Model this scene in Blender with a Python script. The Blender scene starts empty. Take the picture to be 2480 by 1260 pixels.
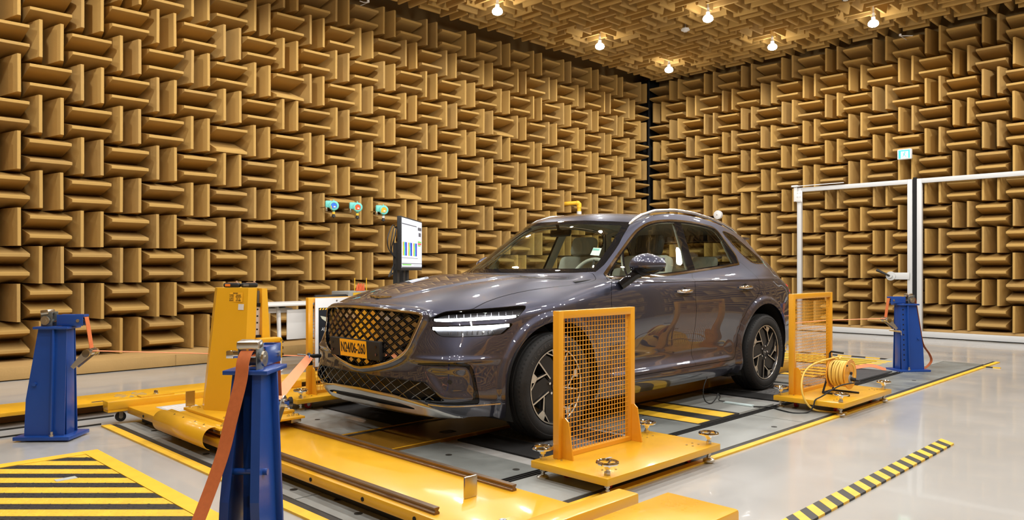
import bpy, bmesh, math, random
import numpy as np
from mathutils import Vector, Matrix
from mathutils.bvhtree import BVHTree
random.seed(7)
PI = math.pi
sc = bpy.context.scene
C = sc.collection

# ---------------------------------------------------------------- camera, world, exposure
TH = math.radians(45.12)
cam_d = bpy.data.cameras.new('camera')
cam = bpy.data.objects.new('camera', cam_d)
C.objects.link(cam)
cam.location = (0, 0, 1.12)
cam.rotation_euler = (PI / 2, 0, TH - PI / 2)
cam_d.sensor_fit = 'HORIZONTAL'
cam_d.sensor_width = 36.0
cam_d.lens = 36.0 * 1843.0 / 2480.0
cam_d.shift_y = 21.3 / 2480.0
cam_d.clip_start = 0.05
cam_d.clip_end = 100
sc.camera = cam
world = bpy.data.worlds.new('world')
sc.world = world
world.use_nodes = True
world.node_tree.nodes['Background'].inputs[0].default_value = (1.0, 0.95, 0.88, 1)
world.node_tree.nodes['Background'].inputs[1].default_value = 0.02
sc.view_settings.view_transform = 'Standard'
sc.view_settings.look = 'None'
sc.view_settings.gamma = 1.0
sc.view_settings.use_curve_mapping = False
sc.view_settings.exposure = 0.0
LAMP_W = 100.0     # watts of each ceiling lamp
LAMP_C = (1.0, .985, .96)

# ---------------------------------------------------------------- materials
def hexc(h):
    h = h.lstrip('#'); r = [int(h[i:i + 2], 16) / 255 for i in (0, 2, 4)]
    return tuple((c / 12.92 if c <= .04045 else ((c + .055) / 1.055) ** 2.4) for c in r) + (1,)

def mat(name, col, rough=.5, metal=0., coat=0., noise=0., nscale=8., bump=0., bscale=60., emit=None, estr=0., spec=.5, rnoise=0., trans=0., ior=1.45, coat_r=.03):
    m = bpy.data.materials.new(name); m.use_nodes = True
    nt = m.node_tree; b = nt.nodes['Principled BSDF']
    c = hexc(col) if isinstance(col, str) else tuple(col) + ((1,) if len(col) == 3 else ())
    b.inputs['Base Color'].default_value = c
    b.inputs['Roughness'].default_value = rough
    b.inputs['Metallic'].default_value = metal
    b.inputs['Coat Weight'].default_value = coat
    b.inputs['Coat Roughness'].default_value = coat_r
    b.inputs['Specular IOR Level'].default_value = spec
    b.inputs['Transmission Weight'].default_value = trans
    b.inputs['IOR'].default_value = ior
    if emit is not None:
        b.inputs['Emission Color'].default_value = hexc(emit) if isinstance(emit, str) else tuple(emit) + (1,)
        b.inputs['Emission Strength'].default_value = estr
    if noise or bump or rnoise:
        tc = nt.nodes.new('ShaderNodeTexCoord')
    if noise or rnoise:
        n = nt.nodes.new('ShaderNodeTexNoise'); n.inputs['Scale'].default_value = nscale
        n.inputs['Detail'].default_value = 5
        nt.links.new(tc.outputs['Object'], n.inputs['Vector'])
    if noise:
        mx = nt.nodes.new('ShaderNodeMixRGB'); mx.blend_type = 'MIX'
        nt.links.new(n.outputs['Fac'], mx.inputs['Fac'])
        mx.inputs[1].default_value = tuple(max(0, v * (1 - noise)) for v in c[:3]) + (1,)
        mx.inputs[2].default_value = tuple(min(1, v * (1 + noise)) for v in c[:3]) + (1,)
        nt.links.new(mx.outputs[0], b.inputs['Base Color'])
    if rnoise:
        mr = nt.nodes.new('ShaderNodeMapRange')
        mr.inputs['From Min'].default_value = .3; mr.inputs['From Max'].default_value = .7
        mr.inputs['To Min'].default_value = max(0.02, rough - rnoise); mr.inputs['To Max'].default_value = rough + rnoise
        nt.links.new(n.outputs['Fac'], mr.inputs['Value']); nt.links.new(mr.outputs[0], b.inputs['Roughness'])
    if bump:
        n2 = nt.nodes.new('ShaderNodeTexNoise'); n2.inputs['Scale'].default_value = bscale
        nt.links.new(tc.outputs['Object'], n2.inputs['Vector'])
        bp = nt.nodes.new('ShaderNodeBump'); bp.inputs['Strength'].default_value = bump; bp.inputs['Distance'].default_value = .01
        nt.links.new(n2.outputs['Fac'], bp.inputs['Height']); nt.links.new(bp.outputs[0], b.inputs['Normal'])
    return m

# ---------------------------------------------------------------- mesh helpers
def rotm(rx=0, ry=0, rz=0):
    return Matrix.Rotation(rz, 4, 'Z') @ Matrix.Rotation(ry, 4, 'Y') @ Matrix.Rotation(rx, 4, 'X')

class MB:
    """collects shapes, then links them as ONE mesh object"""
    def __init__(s): s.v = []; s.f = []; s.m = []; s.mi = 0
    def add(s, vs, fs, M=None):
        o = len(s.v)
        for p in vs:
            p = Vector(p)
            s.v.append(tuple(M @ p) if M is not None else tuple(p))
        for f in fs: s.f.append(tuple(i + o for i in f)); s.m.append(s.mi)
        return s
    def box(s, c, d, rot=None, bev=0., taper=None):
        x, y, z = d[0] / 2, d[1] / 2, d[2] / 2
        M = Matrix.Translation(c) @ (rot if rot is not None else Matrix())
        if bev <= 0:
            t = taper or (1, 1)
            vs = [(-x, -y, -z), (x, -y, -z), (x, y, -z), (-x, y, -z), (-x * t[0], -y * t[1], z), (x * t[0], -y * t[1], z), (x * t[0], y * t[1], z), (-x * t[0], y * t[1], z)]
            return s.add(vs, [(0, 3, 2, 1), (4, 5, 6, 7), (0, 1, 5, 4), (1, 2, 6, 5), (2, 3, 7, 6), (3, 0, 4, 7)], M)
        bm = bmesh.new(); bmesh.ops.create_cube(bm, size=1)
        for v in bm.verts: v.co = Vector((v.co.x * d[0], v.co.y * d[1], v.co.z * d[2]))
        bmesh.ops.bevel(bm, geom=list(bm.edges), offset=min(bev, .45 * min(d)), segments=2, affect='EDGES', profile=.5)
        return s.addbm(bm, M)
    def addbm(s, bm, M=None):
        bm.verts.ensure_lookup_table(); bm.verts.index_update()
        s.add([v.co for v in bm.verts], [[v.index for v in f.verts] for f in bm.faces], M); bm.free(); return s
    def cyl(s, p0, p1, r, r2=None, n=20, caps=True):
        return s.tube([p0, p1], [r, r if r2 is None else r2], n, caps)
    def tube(s, path, r, n=10, caps=True, closed=False, flat=None):
        pts = [Vector(p) for p in path]; N = len(pts); o = len(s.v)
        rr = r if isinstance(r, (list, tuple)) else [r] * N
        tan = []
        for i in range(N):
            a = pts[i - 1] if (i > 0 or closed) else pts[i]; b = pts[(i + 1) % N] if (i < N - 1 or closed) else pts[i]
            t = (b - a); tan.append(t.normalized() if t.length > 1e-9 else Vector((0, 0, 1)))
        up = Vector((0, 0, 1)) if abs(tan[0].z) < .9 else Vector((1, 0, 0))
        nr = tan[0].cross(up).normalized()
        for i in range(N):
            if i:
                nr = (nr - tan[i] * nr.dot(tan[i]))
                nr = nr.normalized() if nr.length > 1e-6 else tan[i].orthogonal().normalized()
            bn = tan[i].cross(nr)
            for k in range(n):
                a = 2 * PI * k / n
                s.v.append(tuple(pts[i] + nr * math.cos(a) * rr[i] + bn * math.sin(a) * rr[i]))
        L = N if closed else N - 1
        for i in range(L):
            for k in range(n):
                a = o + i * n + k; b = o + i * n + (k + 1) % n; c = o + ((i + 1) % N) * n + (k + 1) % n; d = o + ((i + 1) % N) * n + k
                s.f.append((a, b, c, d)); s.m.append(s.mi)
        if caps and not closed:
            s.f.append(tuple(o + k for k in range(n))[::-1]); s.m.append(s.mi)
            s.f.append(tuple(o + (N - 1) * n + k for k in range(n))); s.m.append(s.mi)
        return s
    def lathe(s, prof, M=None, n=32, closed=False):
        """prof: (r, h) pairs turned about local Z"""
        vs = []; fs = []; L = len(prof)
        for k in range(n):
            a = 2 * PI * k / n
            for r, h in prof: vs.append((r * math.cos(a), r * math.sin(a), h))
        for k in range(n):
            for i in range(L if closed else L - 1):
                a = k * L + i; b = k * L + (i + 1) % L; c = ((k + 1) % n) * L + (i + 1) % L; d = ((k + 1) % n) * L + i
                fs.append((a, d, c, b))
        return s.add(vs, fs, M)
    def prism(s, poly, h0, h1, M=None):
        """poly in local XY, extruded from z=h0 to h1"""
        n = len(poly)
        area = sum(poly[i][0] * poly[(i + 1) % n][1] - poly[(i + 1) % n][0] * poly[i][1] for i in range(n))
        if area < 0: poly = poly[::-1]
        vs = [(p[0], p[1], h0) for p in poly] + [(p[0], p[1], h1) for p in poly]
        fs = [tuple(range(n))[::-1], tuple(range(n, 2 * n))] + [(i, (i + 1) % n, n + (i + 1) % n, n + i) for i in range(n)]
        return s.add(vs, fs, M)
    def ribbon(s, path, width, thick, wdir=None):
        """flat strap along path; width vectors given per point or one"""
        pts = [Vector(p) for p in path]; N = len(pts); o = len(s.v)
        for i in range(N):
            a = pts[max(0, i - 1)]; b = pts[min(N - 1, i + 1)]; t = (b - a).normalized()
            w = Vector(wdir[i] if isinstance(wdir, list) else wdir); w = (w - t * w.dot(t)).normalized(); q = t.cross(w)
            for (u, v) in ((-.5, -.5), (.5, -.5), (.5, .5), (-.5, .5)):
                s.v.append(tuple(pts[i] + w * width * u + q * thick * v))
        for i in range(N - 1):
            for k in range(4):
                s.f.append((o + i * 4 + k, o + i * 4 + (k + 1) % 4, o + i * 4 + 4 + (k + 1) % 4, o + i * 4 + 4 + k)); s.m.append(s.mi)
        s.f.append((o + 3, o + 2, o + 1, o)); s.m.append(s.mi)
        e = o + (N - 1) * 4; s.f.append((e, e + 1, e + 2, e + 3)); s.m.append(s.mi)
        return s
    def build(s, name, m, parent=None, smooth=40, loc=None, rot=None, bevmod=0):
        me = bpy.data.meshes.new(name)
        me.from_pydata(s.v, [], s.f); me.validate(verbose=False)
        ms = m if isinstance(m, (list, tuple)) else [m]
        for x in ms: me.materials.append(x)
        if len(ms) > 1 and len(me.polygons) == len(s.m):
            me.polygons.foreach_set('material_index', s.m)
        bm = bmesh.new(); bm.from_mesh(me); bmesh.ops.recalc_face_normals(bm, faces=bm.faces); bm.to_mesh(me); bm.free()
        if smooth:
            me.polygons.foreach_set('use_smooth', [True] * len(me.polygons))
            me.set_sharp_from_angle(angle=math.radians(smooth))
        me.update()
        o = bpy.data.objects.new(name, me); C.objects.link(o)
        if parent is not None: o.parent = parent
        if loc is not None: o.location = loc
        if rot is not None: o.rotation_euler = rot
        return o

def empty(name, loc=(0, 0, 0), rz=0., parent=None):
    o = bpy.data.objects.new(name, None); C.objects.link(o)
    o.location = loc; o.rotation_euler = (0, 0, rz); o.empty_display_size = .1
    if parent: o.parent = parent
    return o

def tag(o, label=None, cat=None, group=None, kind=None):
    if label: o['label'] = label
    if cat: o['category'] = cat
    if group: o['group'] = group
    if kind: o['kind'] = kind
    return o

def kids(o): return [c for c in bpy.data.objects if c.parent == o]

def copy_tree(o, parent=None):
    c = o.copy(); C.objects.link(c); c.parent = parent
    for ch in kids(o): copy_tree(ch, c)
    return c

def text_mesh(txt, size, name, m, parent, M, bold=0., depth=.0006, sx=1., align='CENTER'):
    cu = bpy.data.curves.new(name, 'FONT'); cu.body = txt; cu.size = size; cu.extrude = depth; cu.offset = bold
    cu.align_x = align; cu.align_y = 'CENTER'
    t = bpy.data.objects.new(name, cu); C.objects.link(t)
    dg = bpy.context.evaluated_depsgraph_get()
    me = bpy.data.meshes.new_from_object(t.evaluated_get(dg)); bpy.data.objects.remove(t); bpy.data.curves.remove(cu)
    me.transform(Matrix.Diagonal((sx, 1, 1, 1))); me.transform(M)
    me.materials.clear(); me.materials.append(m)
    o = bpy.data.objects.new(name, me); C.objects.link(o); o.parent = parent
    return o

# ---------------------------------------------------------------- car body surface
# lines run nose to tail: (s, w, z) with s back from the nose, w sideways, z up
J = [
 [(.03,0,.885),(.21,0,.94),(.48,0,1.0),(.79,0,1.05),(1.05,0,1.07),(1.27,0,1.075),(1.60,0,1.30),(1.97,0,1.54),(2.5,0,1.60),(3.1,0,1.602),(3.65,0,1.545),(4.08,0,1.46),(4.22,0,1.34),(4.38,0,1.19),(4.50,0,1.05),(4.60,0,.97)],
 [(.045,.26,.88),(.22,.27,.935),(.49,.28,.998),(.80,.30,1.047),(1.06,.32,1.07),(1.30,.35,1.075),(1.63,.34,1.295),(2.0,.32,1.53),(2.5,.33,1.592),(3.1,.33,1.595),(3.65,.33,1.537),(4.07,.33,1.452),(4.21,.34,1.335),(4.37,.36,1.19),(4.49,.38,1.05),(4.59,.38,.97)],
 [(.09,.45,.862),(.24,.48,.92),(.50,.52,.978),(.81,.56,1.028),(1.09,.60,1.055),(1.42,.645,1.075),(1.78,.615,1.265),(2.16,.57,1.475),(2.58,.56,1.568),(3.15,.56,1.57),(3.66,.555,1.505),(4.04,.53,1.43),(4.18,.56,1.32),(4.33,.62,1.18),(4.45,.66,1.05),(4.54,.66,.97)],
 [(.14,.58,.835),(.29,.62,.893),(.53,.655,.945),(.84,.68,.998),(1.13,.71,1.025),(1.50,.755,1.053),(1.85,.70,1.205),(2.22,.655,1.42),(2.62,.635,1.525),(3.18,.635,1.52),(3.66,.635,1.455),(4.0,.63,1.37),(4.12,.665,1.27),(4.25,.715,1.17),(4.38,.75,1.05),(4.48,.76,.965)],
 [(.23,.71,.81),(.37,.745,.865),(.60,.775,.912),(.87,.795,.955),(1.16,.805,.988),(1.52,.82,1.032),(1.87,.825,1.065),(2.22,.825,1.08),(2.64,.825,1.10),(3.18,.82,1.14),(3.66,.81,1.165),(3.98,.80,1.165),(4.13,.80,1.12),(4.24,.81,1.07),(4.34,.815,1.01),(4.43,.82,.96)],
 [(.37,.80,.79),(.50,.85,.83),(.70,.885,.865),(.92,.91,.90),(1.2,.90,.94),(1.54,.89,.985),(1.88,.895,1.01),(2.22,.90,1.015),(2.64,.90,1.015),(3.18,.905,1.02),(3.68,.91,1.03),(3.96,.895,1.03),(4.1,.885,1.01),(4.2,.88,.99),(4.29,.875,.965),(4.37,.87,.93)],
]
NI = 16; NJ = 6; NK = 5
SIDE = {  # i: [(s, w, z) for k1..k5]
 0: [(.33,.82,.70),(.30,.825,.58),(.28,.83,.45),(.27,.83,.32),(.33,.78,.21)],
 1: [(.47,.87,.76),(.44,.878,.61),(.43,.88,.46),(.42,.88,.31),(.46,.84,.20)],
 2: [(.67,.905,.79),(.65,.915,.64),(.64,.915,.47),(.64,.915,.31),(.66,.88,.20)],
 3: [(.91,.935,.82),(.90,.945,.65),(.90,.945,.47),(.90,.94,.30),(.90,.90,.20)],
 4: [(1.2,.925,.83),(1.2,.935,.65),(1.2,.93,.47),(1.2,.935,.30),(1.2,.89,.20)],
 5: [(1.54,.922,.84),(1.54,.925,.65),(1.54,.912,.46),(1.54,.935,.30),(1.54,.88,.20)],
 6: [(1.88,.925,.85),(1.88,.925,.66),(1.88,.903,.46),(1.88,.935,.30),(1.88,.87,.20)],
 7: [(2.22,.93,.85),(2.22,.925,.66),(2.22,.90,.46),(2.22,.935,.30),(2.22,.87,.20)],
 8: [(2.64,.93,.85),(2.64,.925,.66),(2.64,.90,.46),(2.64,.935,.30),(2.64,.87,.20)],
 9: [(3.2,.935,.86),(3.2,.935,.67),(3.2,.917,.47),(3.2,.935,.30),(3.2,.88,.21)],
 10: [(3.70,.945,.87),(3.7,.955,.68),(3.7,.95,.48),(3.7,.945,.32),(3.7,.9,.22)],
 11: [(3.97,.935,.87),(3.98,.95,.69),(3.98,.945,.50),(3.98,.935,.34),(3.97,.89,.24)],
 12: [(4.13,.92,.86),(4.15,.93,.69),(4.16,.925,.51),(4.16,.905,.36),(4.12,.86,.25)],
 13: [(4.25,.905,.86),(4.28,.91,.70),(4.3,.90,.52),(4.3,.88,.37),(4.23,.83,.26)],
 14: [(4.35,.89,.86),(4.39,.89,.70),(4.41,.88,.53),(4.41,.86,.38),(4.31,.81,.265)],
 15: [(4.43,.86,.86),(4.47,.86,.70),(4.50,.855,.54),(4.49,.835,.40),(4.37,.78,.27)],
}
FRONT = {
 0: [(.02,0,.78),(.0,0,.62),(.0,0,.47),(.0,0,.33),(.09,0,.20)],
 1: [(.035,.27,.78),(.015,.28,.62),(.012,.28,.47),(.012,.28,.33),(.10,.27,.20)],
 2: [(.075,.47,.765),(.05,.49,.61),(.045,.50,.465),(.04,.50,.33),(.12,.47,.20)],
 3: [(.125,.60,.74),(.095,.63,.60),(.08,.64,.46),(.075,.64,.33),(.155,.60,.205)],
 4: [(.21,.73,.72),(.165,.755,.59),(.14,.76,.455),(.135,.755,.325),(.22,.70,.205)],
}
REAR = {
 4: [(4.50,.81,.86),(4.55,.815,.70),(4.58,.81,.55),(4.57,.79,.40),(4.43,.74,.27)],
 3: [(4.55,.75,.86),(4.61,.755,.70),(4.65,.755,.55),(4.64,.735,.40),(4.48,.68,.27)],
 2: [(4.60,.65,.86),(4.65,.66,.70),(4.69,.66,.55),(4.68,.64,.40),(4.52,.60,.27)],
 1: [(4.63,.38,.86),(4.67,.38,.70),(4.71,.38,.55),(4.70,.37,.40),(4.55,.35,.27)],
 0: [(4.64,0,.86),(4.68,0,.70),(4.72,0,.55),(4.71,0,.40),(4.56,0,.27)],
}
def car_surface(levels=4):
    vs = []; idx = {}
    def vert(key, p):
        if key not in idx: idx[key] = len(vs); vs.append(p)
        return idx[key]
    half = []
    def L(i, j, sg): 
        p = J[abs(j)][i]; return vert(('L', i, j * sg if j else 0), (p[0], sg * p[1], p[2]))
    fs = []
    for sg in (1, -1):
        for i in range(NI - 1):
            for j in range(NJ - 1):
                q = (L(i, j, sg), L(i + 1, j, sg), L(i + 1, j + 1, sg), L(i, j + 1, sg))
                fs.append(q if sg > 0 else q[::-1])
        # perimeter columns
        per = [('F', j) for j in range(0, NJ - 1)] + [('S', i) for i in range(NI)] + [('R', j) for j in range(NJ - 2, -1, -1)]
        def W(c, k):
            t, n = c
            if k == 0:
                return L(0, n, sg) if t == 'F' else L(n, NJ - 1, sg) if t == 'S' else L(NI - 1, n, sg)
            p = (FRONT if t == 'F' else SIDE if t == 'S' else REAR)[n][k - 1]
            key = ('W', t, n if not (t != 'S' and n == 0) else 0, k, 0 if (t != 'S' and n == 0) else sg)
            return vert(key, (p[0], sg * p[1], p[2]))
        for a, b in zip(per[:-1], per[1:]):
            for k in range(NK):
                q = (W(a, k), W(b, k), W(b, k + 1), W(a, k + 1))
                fs.append(q if sg > 0 else q[::-1])
    T = np.array(vs); Pp = T.copy()
    me = bpy.data.meshes.new('tmp'); me.from_pydata(vs, [], fs); me.update()
    ob = bpy.data.objects.new('tmp', me); C.objects.link(ob)
    md = ob.modifiers.new('s', 'SUBSURF'); md.subdivision_type = 'CATMULL_CLARK'; md.render_levels = md.levels = 3
    n = len(vs)
    for it in range(7):
        if it == 6: md.levels = levels
        me.vertices.foreach_set('co', Pp.ravel()); me.update()
        dg = bpy.context.evaluated_depsgraph_get()
        ev = ob.evaluated_get(dg); m2 = ev.to_mesh()
        co = np.zeros(len(m2.vertices) * 3); m2.vertices.foreach_get('co', co); co = co.reshape(-1, 3)
        if it < 6: Pp += .85 * (T - co[:n])
        else:
            q = np.zeros(len(m2.polygons) * 4, dtype=int); m2.polygons.foreach_get('vertices', q); q = q.reshape(-1, 4)
        ev.to_mesh_clear()
    bpy.data.objects.remove(ob); bpy.data.meshes.remove(me)
    return co, q

# ---------------------------------------------------------------- polygon fields and cutting
def sdpoly(X, Y, poly):
    P = np.array(poly, float); n = len(P)
    d = np.full(X.shape, 1e9); ins = np.zeros(X.shape, bool)
    for i in range(n):
        a = P[i]; b = P[(i + 1) % n]; e = b - a
        wx = X - a[0]; wy = Y - a[1]; L = e @ e
        if L < 1e-14: continue
        t = np.clip((wx * e[0] + wy * e[1]) / L, 0, 1)
        d = np.minimum(d, (wx - e[0] * t) ** 2 + (wy - e[1] * t) ** 2)
        c = ((a[1] > Y) != (b[1] > Y))
        xi = a[0] + (Y - a[1]) * e[0] / (e[1] if e[1] else 1e-12)
        ins ^= c & (X < xi)
    d = np.sqrt(d)
    return np.where(ins, -d, d)

def chaikin(p, n=2, closed=True):
    for _ in range(n):
        q = []
        L = len(p)
        for i in range(L if closed else L - 1):
            a = p[i]; b = p[(i + 1) % L]
            q += [(a[0] * .75 + b[0] * .25, a[1] * .75 + b[1] * .25), (a[0] * .25 + b[0] * .75, a[1] * .25 + b[1] * .75)]
        if not closed: q = [p[0]] + q + [p[-1]]
        p = q
    return p

def sdline(X, Y, pts):
    """distance to an open line, sign by side"""
    P = np.array(pts, float); d = np.full(X.shape, 1e9); s = np.ones(X.shape)
    for i in range(len(P) - 1):
        a, b = P[i], P[i + 1]; e = b - a; L = e @ e
        t = (( X - a[0]) * e[0] + (Y - a[1]) * e[1]) / L
        tc = np.clip(t, -9 if i == 0 else 0, 9 if i == len(P) - 2 else 1)
        dd = np.hypot(X - a[0] - e[0] * tc, Y - a[1] - e[1] * tc)
        cr = e[0] * (Y - a[1]) - e[1] * (X - a[0])
        m = dd < d - 1e-9
        d = np.where(m, dd, d); s = np.where(m, np.sign(cr), s)
    return d * s

D1 = chaikin([(1.595,1.057),(1.70,1.115),(1.79,1.170),(1.959,1.278),(2.082,1.363),(2.192,1.428),(2.315,1.477),(2.456,1.506),(2.680,1.522),(2.9,1.522),(3.085,1.514),(3.254,1.498),(3.349,1.482),(3.40,1.45),(3.55,1.177),(3.30,1.153),(3.124,1.139),(2.719,1.107),(2.498,1.090),(2.163,1.070),(1.713,1.056)], 1)
D2 = chaikin([(3.478,1.468),(3.60,1.452),(3.69,1.432),(3.80,1.375),(3.90,1.305),(3.99,1.235),(4.03,1.185),(3.99,1.172),(3.80,1.172),(3.715,1.205),(3.63,1.285),(3.545,1.395)], 2)
BL = [(2.56,.30),(2.575,.45),(2.584,.92),(2.605,1.0),(2.685,1.10),(2.76,1.56)]
WSP = [(-.3,1.085),(.35,1.088),(.60,1.09),(.712,1.098),(.700,1.15),(.680,1.21),(.647,1.32),(.605,1.43),(.575,1.487),(.545,1.500),(.29,1.512),(-.3,1.516)]
RWP = [(-.3,1.425),(.45,1.41),(.53,1.385),(.60,1.19),(.55,1.165),(-.3,1.165)]
LOW = [(1.600,1.062),(1.545,1.01),(1.513,.976),(1.489,.90),(1.479,.685),(1.470,.43),(1.49,.345),(1.53,.335),(3.17,.335),(3.215,.37),(3.245,.45),(3.262,.543),(3.31,.66),(3.405,.76),(3.50,.82),(3.59,.868),(3.645,.93),(3.668,1.02),(3.63,1.10),(3.55,1.18)]
HOODP = chaikin([(.022,-.2),(.024,.11),(.035,.20),(.070,.415),(.100,.52),(.125,.585),(.21,.64),(.33,.722),(.40,.715),(.476,.708),(.623,.710),(.834,.732),(1.05,.757),(1.238,.780),(1.403,.790),(1.50,.775),(1.535,.70),(1.44,.60),(1.33,.40),(1.285,.2),(1.28,-.2)], 1)
HLUP = chaikin([(.714,.797),(.722,.820),(.778,.842),(.842,.856),(1.048,.864),(1.293,.873),(1.50,.884),(1.538,.876),(1.477,.833),(1.447,.812),(1.30,.806),(1.127,.800),(.829,.794)], 1)
HLLP = chaikin([(.704,.756),(.712,.762),(.85,.766),(1.016,.772),(1.395,.779),(1.413,.771),(1.343,.727),(1.315,.716),(1.129,.709),(.832,.705),(.763,.716)], 1)
GRP = chaikin([(0,.4665),(.129,.484),(.235,.506),(.335,.533),(.43,.575),(.485,.636),(.513,.733),(.545,.822),(.535,.845),(.43,.857),(.25,.868),(0,.874),(-.25,.868),(-.43,.857),(-.535,.845),(-.545,.822),(-.513,.733),(-.485,.636),(-.43,.575),(-.335,.533),(-.235,.506),(-.129,.484)], 1)
LGP = [(-.2,.436),(.21,.433),(.40,.436),(.596,.431),(.64,.405),(.724,.327),(.70,.320),(.60,.317),(.40,.312),(-.2,.305)]
SIO = chaikin([(.569,.539),(.75,.552),(1.014,.554),(1.062,.53),(1.095,.462),(1.128,.325),(1.12,.296),(1.078,.298),(.657,.304),(.657,.318),(1.06,.318),(1.075,.34),(1.078,.40),(1.050,.497),(1.00,.533),(.75,.530),(.605,.527)], 1)
SIP = chaikin([(.62,.525),(1.00,.531),(1.046,.497),(1.080,.419),(1.10,.338),(1.078,.32),(.82,.322),(.72,.42)], 1)
SKO = [(-.2,.345),(.35,.330),(.50,.308),(.60,.285),(.70,.235),(.735,.207),(.60,.205),(.35,.213),(-.2,.222)]
SKS = chaikin([(-.2,.296),(.36,.282),(.47,.264),(.50,.252),(.45,.246),(-.2,.258)], 1)
FA = (.885, .357, .422); RA = (3.735, .372, .430)

def fields(V):
    s, w, z = V[:, 0], np.abs(V[:, 1]), V[:, 2]
    F = {}
    wl = np.interp(z, [1.05, 1.2, 1.3, 1.4, 1.5, 1.6], [.755, .69, .665, .635, .60, .55])
    side = wl - w
    F['D1'] = np.maximum(sdpoly(s, z, D1), side)
    F['D2'] = np.maximum(sdpoly(s, z, D2), side)
    F['B'] = -sdline(s, z, BL)
    F['sail'] = sdline(s, z, [(1.80,1.05),(1.95,1.29)])
    F['WS'] = np.maximum(np.maximum(sdpoly(w, z, WSP), s - 2.45), 1.07 - z)
    F['RW'] = np.maximum(sdpoly(w, z, RWP), 4.0 - s)
    F['LOW'] = np.maximum(sdpoly(s, z, LOW), .6 - w)
    F['HOOD'] = np.maximum(np.maximum(sdpoly(s, w, HOODP), .795 - z), s - 1.6)
    a = s + w
    F['HLU'] = np.maximum(sdpoly(a, z, HLUP), s - .95)
    F['HLL'] = np.maximum(sdpoly(a, z, HLLP), s - .95)
    F['GR'] = np.maximum(sdpoly(V[:, 1], z, GRP), s - .3)
    F['LG'] = np.maximum(sdpoly(w, z, LGP), s - .5)
    F['SIO'] = np.maximum(sdpoly(a, z, SIO), s - .6)
    F['SIP'] = np.maximum(sdpoly(a, z, SIP), s - .6)
    F['SK'] = np.maximum(sdpoly(w, z, SKO), s - .6)
    F['SKS'] = np.maximum(sdpoly(w, z, SKS), s - .6)
    fa = np.hypot(s - FA[0], z - FA[1]) - FA[2]
    ra = np.hypot(s - RA[0], z - RA[1]) - RA[2]
    F['ARF'] = np.maximum(fa, .45 - w); F['ARR'] = np.maximum(ra, .45 - w)
    F['FLF'] = fa; F['FLR'] = ra
    F['TL1'] = np.maximum(np.maximum(np.abs(z - .945 + (s - 4.5) * .1) - .011, 4.33 - s), .30 - w)
    F['TL2'] = np.maximum(np.maximum(np.abs(z - .895 + (s - 4.5) * .1) - .011, 4.38 - s), .30 - w)
    return F

def smooth01(t): t = np.clip(t, 0, 1); return t * t * (3 - 2 * t)

def vnormals(V, T):
    n = np.cross(V[T[:, 1]] - V[T[:, 0]], V[T[:, 2]] - V[T[:, 0]])
    N = np.zeros_like(V)
    for k in range(3): np.add.at(N, T[:, k], n)
    return N / np.maximum(np.linalg.norm(N, axis=1, keepdims=True), 1e-12)

def cut(V, N, T, g):
    """split triangles where g changes sign"""
    g = np.where(np.abs(g) < 2e-5, 2e-5, g)
    sg = g > 0; cnt = sg[T].sum(1); mixed = (cnt == 1) | (cnt == 2)
    if not mixed.any(): return V, N, T
    keep = T[~mixed]; M = T[mixed]; c = cnt[mixed]
    odd = np.where((sg[M] == (c == 1)[:, None]))  # lone vertex
    k = odd[1]; r = np.arange(len(M))
    A = M[r, k]; B = M[r, (k + 1) % 3]; D = M[r, (k + 2) % 3]
    e = np.concatenate([np.stack([A, B], 1), np.stack([A, D], 1)]); e.sort(1)
    ue, inv = np.unique(e, axis=0, return_inverse=True); inv = inv.ravel()
    t = g[ue[:, 0]] / (g[ue[:, 0]] - g[ue[:, 1]])
    nv = V[ue[:, 0]] * (1 - t)[:, None] + V[ue[:, 1]] * t[:, None]
    nn = N[ue[:, 0]] * (1 - t)[:, None] + N[ue[:, 1]] * t[:, None]
    nn /= np.linalg.norm(nn, axis=1, keepdims=True)
    o = len(V); P = inv[:len(M)] + o; Q = inv[len(M):] + o
    V = np.concatenate([V, nv]); N = np.concatenate([N, nn])
    T = np.concatenate([keep, np.stack([A, P, Q], 1), np.stack([P, B, D], 1), np.stack([P, D, Q], 1)])
    return V, N, T

co, quads = car_surface(4)
V = co.copy(); T = np.concatenate([quads[:, [0, 1, 2]], quads[:, [0, 2, 3]]])
# sculpt: wheel flares, intake pockets, hood ridges, lower door scoop
N = vnormals(V, T)
F = fields(V)
s_, w_, z_ = V[:, 0], np.abs(V[:, 1]), V[:, 2]
d = np.zeros(len(V))
sidey = smooth01((w_ - .80) / .04) * smooth01((.93 - z_) / .06)
for k, wid in (('FLF', .062), ('FLR', .066)):
    d += sidey * (.017 * smooth01((wid + .008 - F[k]) / .034))
fr = smooth01((.62 - s_) / .1)
d -= .012 * smooth01(-F['SIP'] / .06) * fr
d += .010 * np.exp(-((z_ - .565) / .016) ** 2) * smooth01((w_ - .42) / .15) * smooth01((.90 - w_) / .08) * fr
d += .012 * smooth01((.012 - F['SK']) / .024) * fr
d += .026 * smooth01((.030 - F['GR']) / .034) * fr
# hood: raised centre between two creases
hw = np.interp(s_, [.1, .5, 1.3], [.12, .30, .50])
d += .009 * smooth01((hw - w_ + .02) / .035) * smooth01((s_ - .10) / .12) * smooth01((1.22 - s_) / .25) * (z_ > .86)
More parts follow.
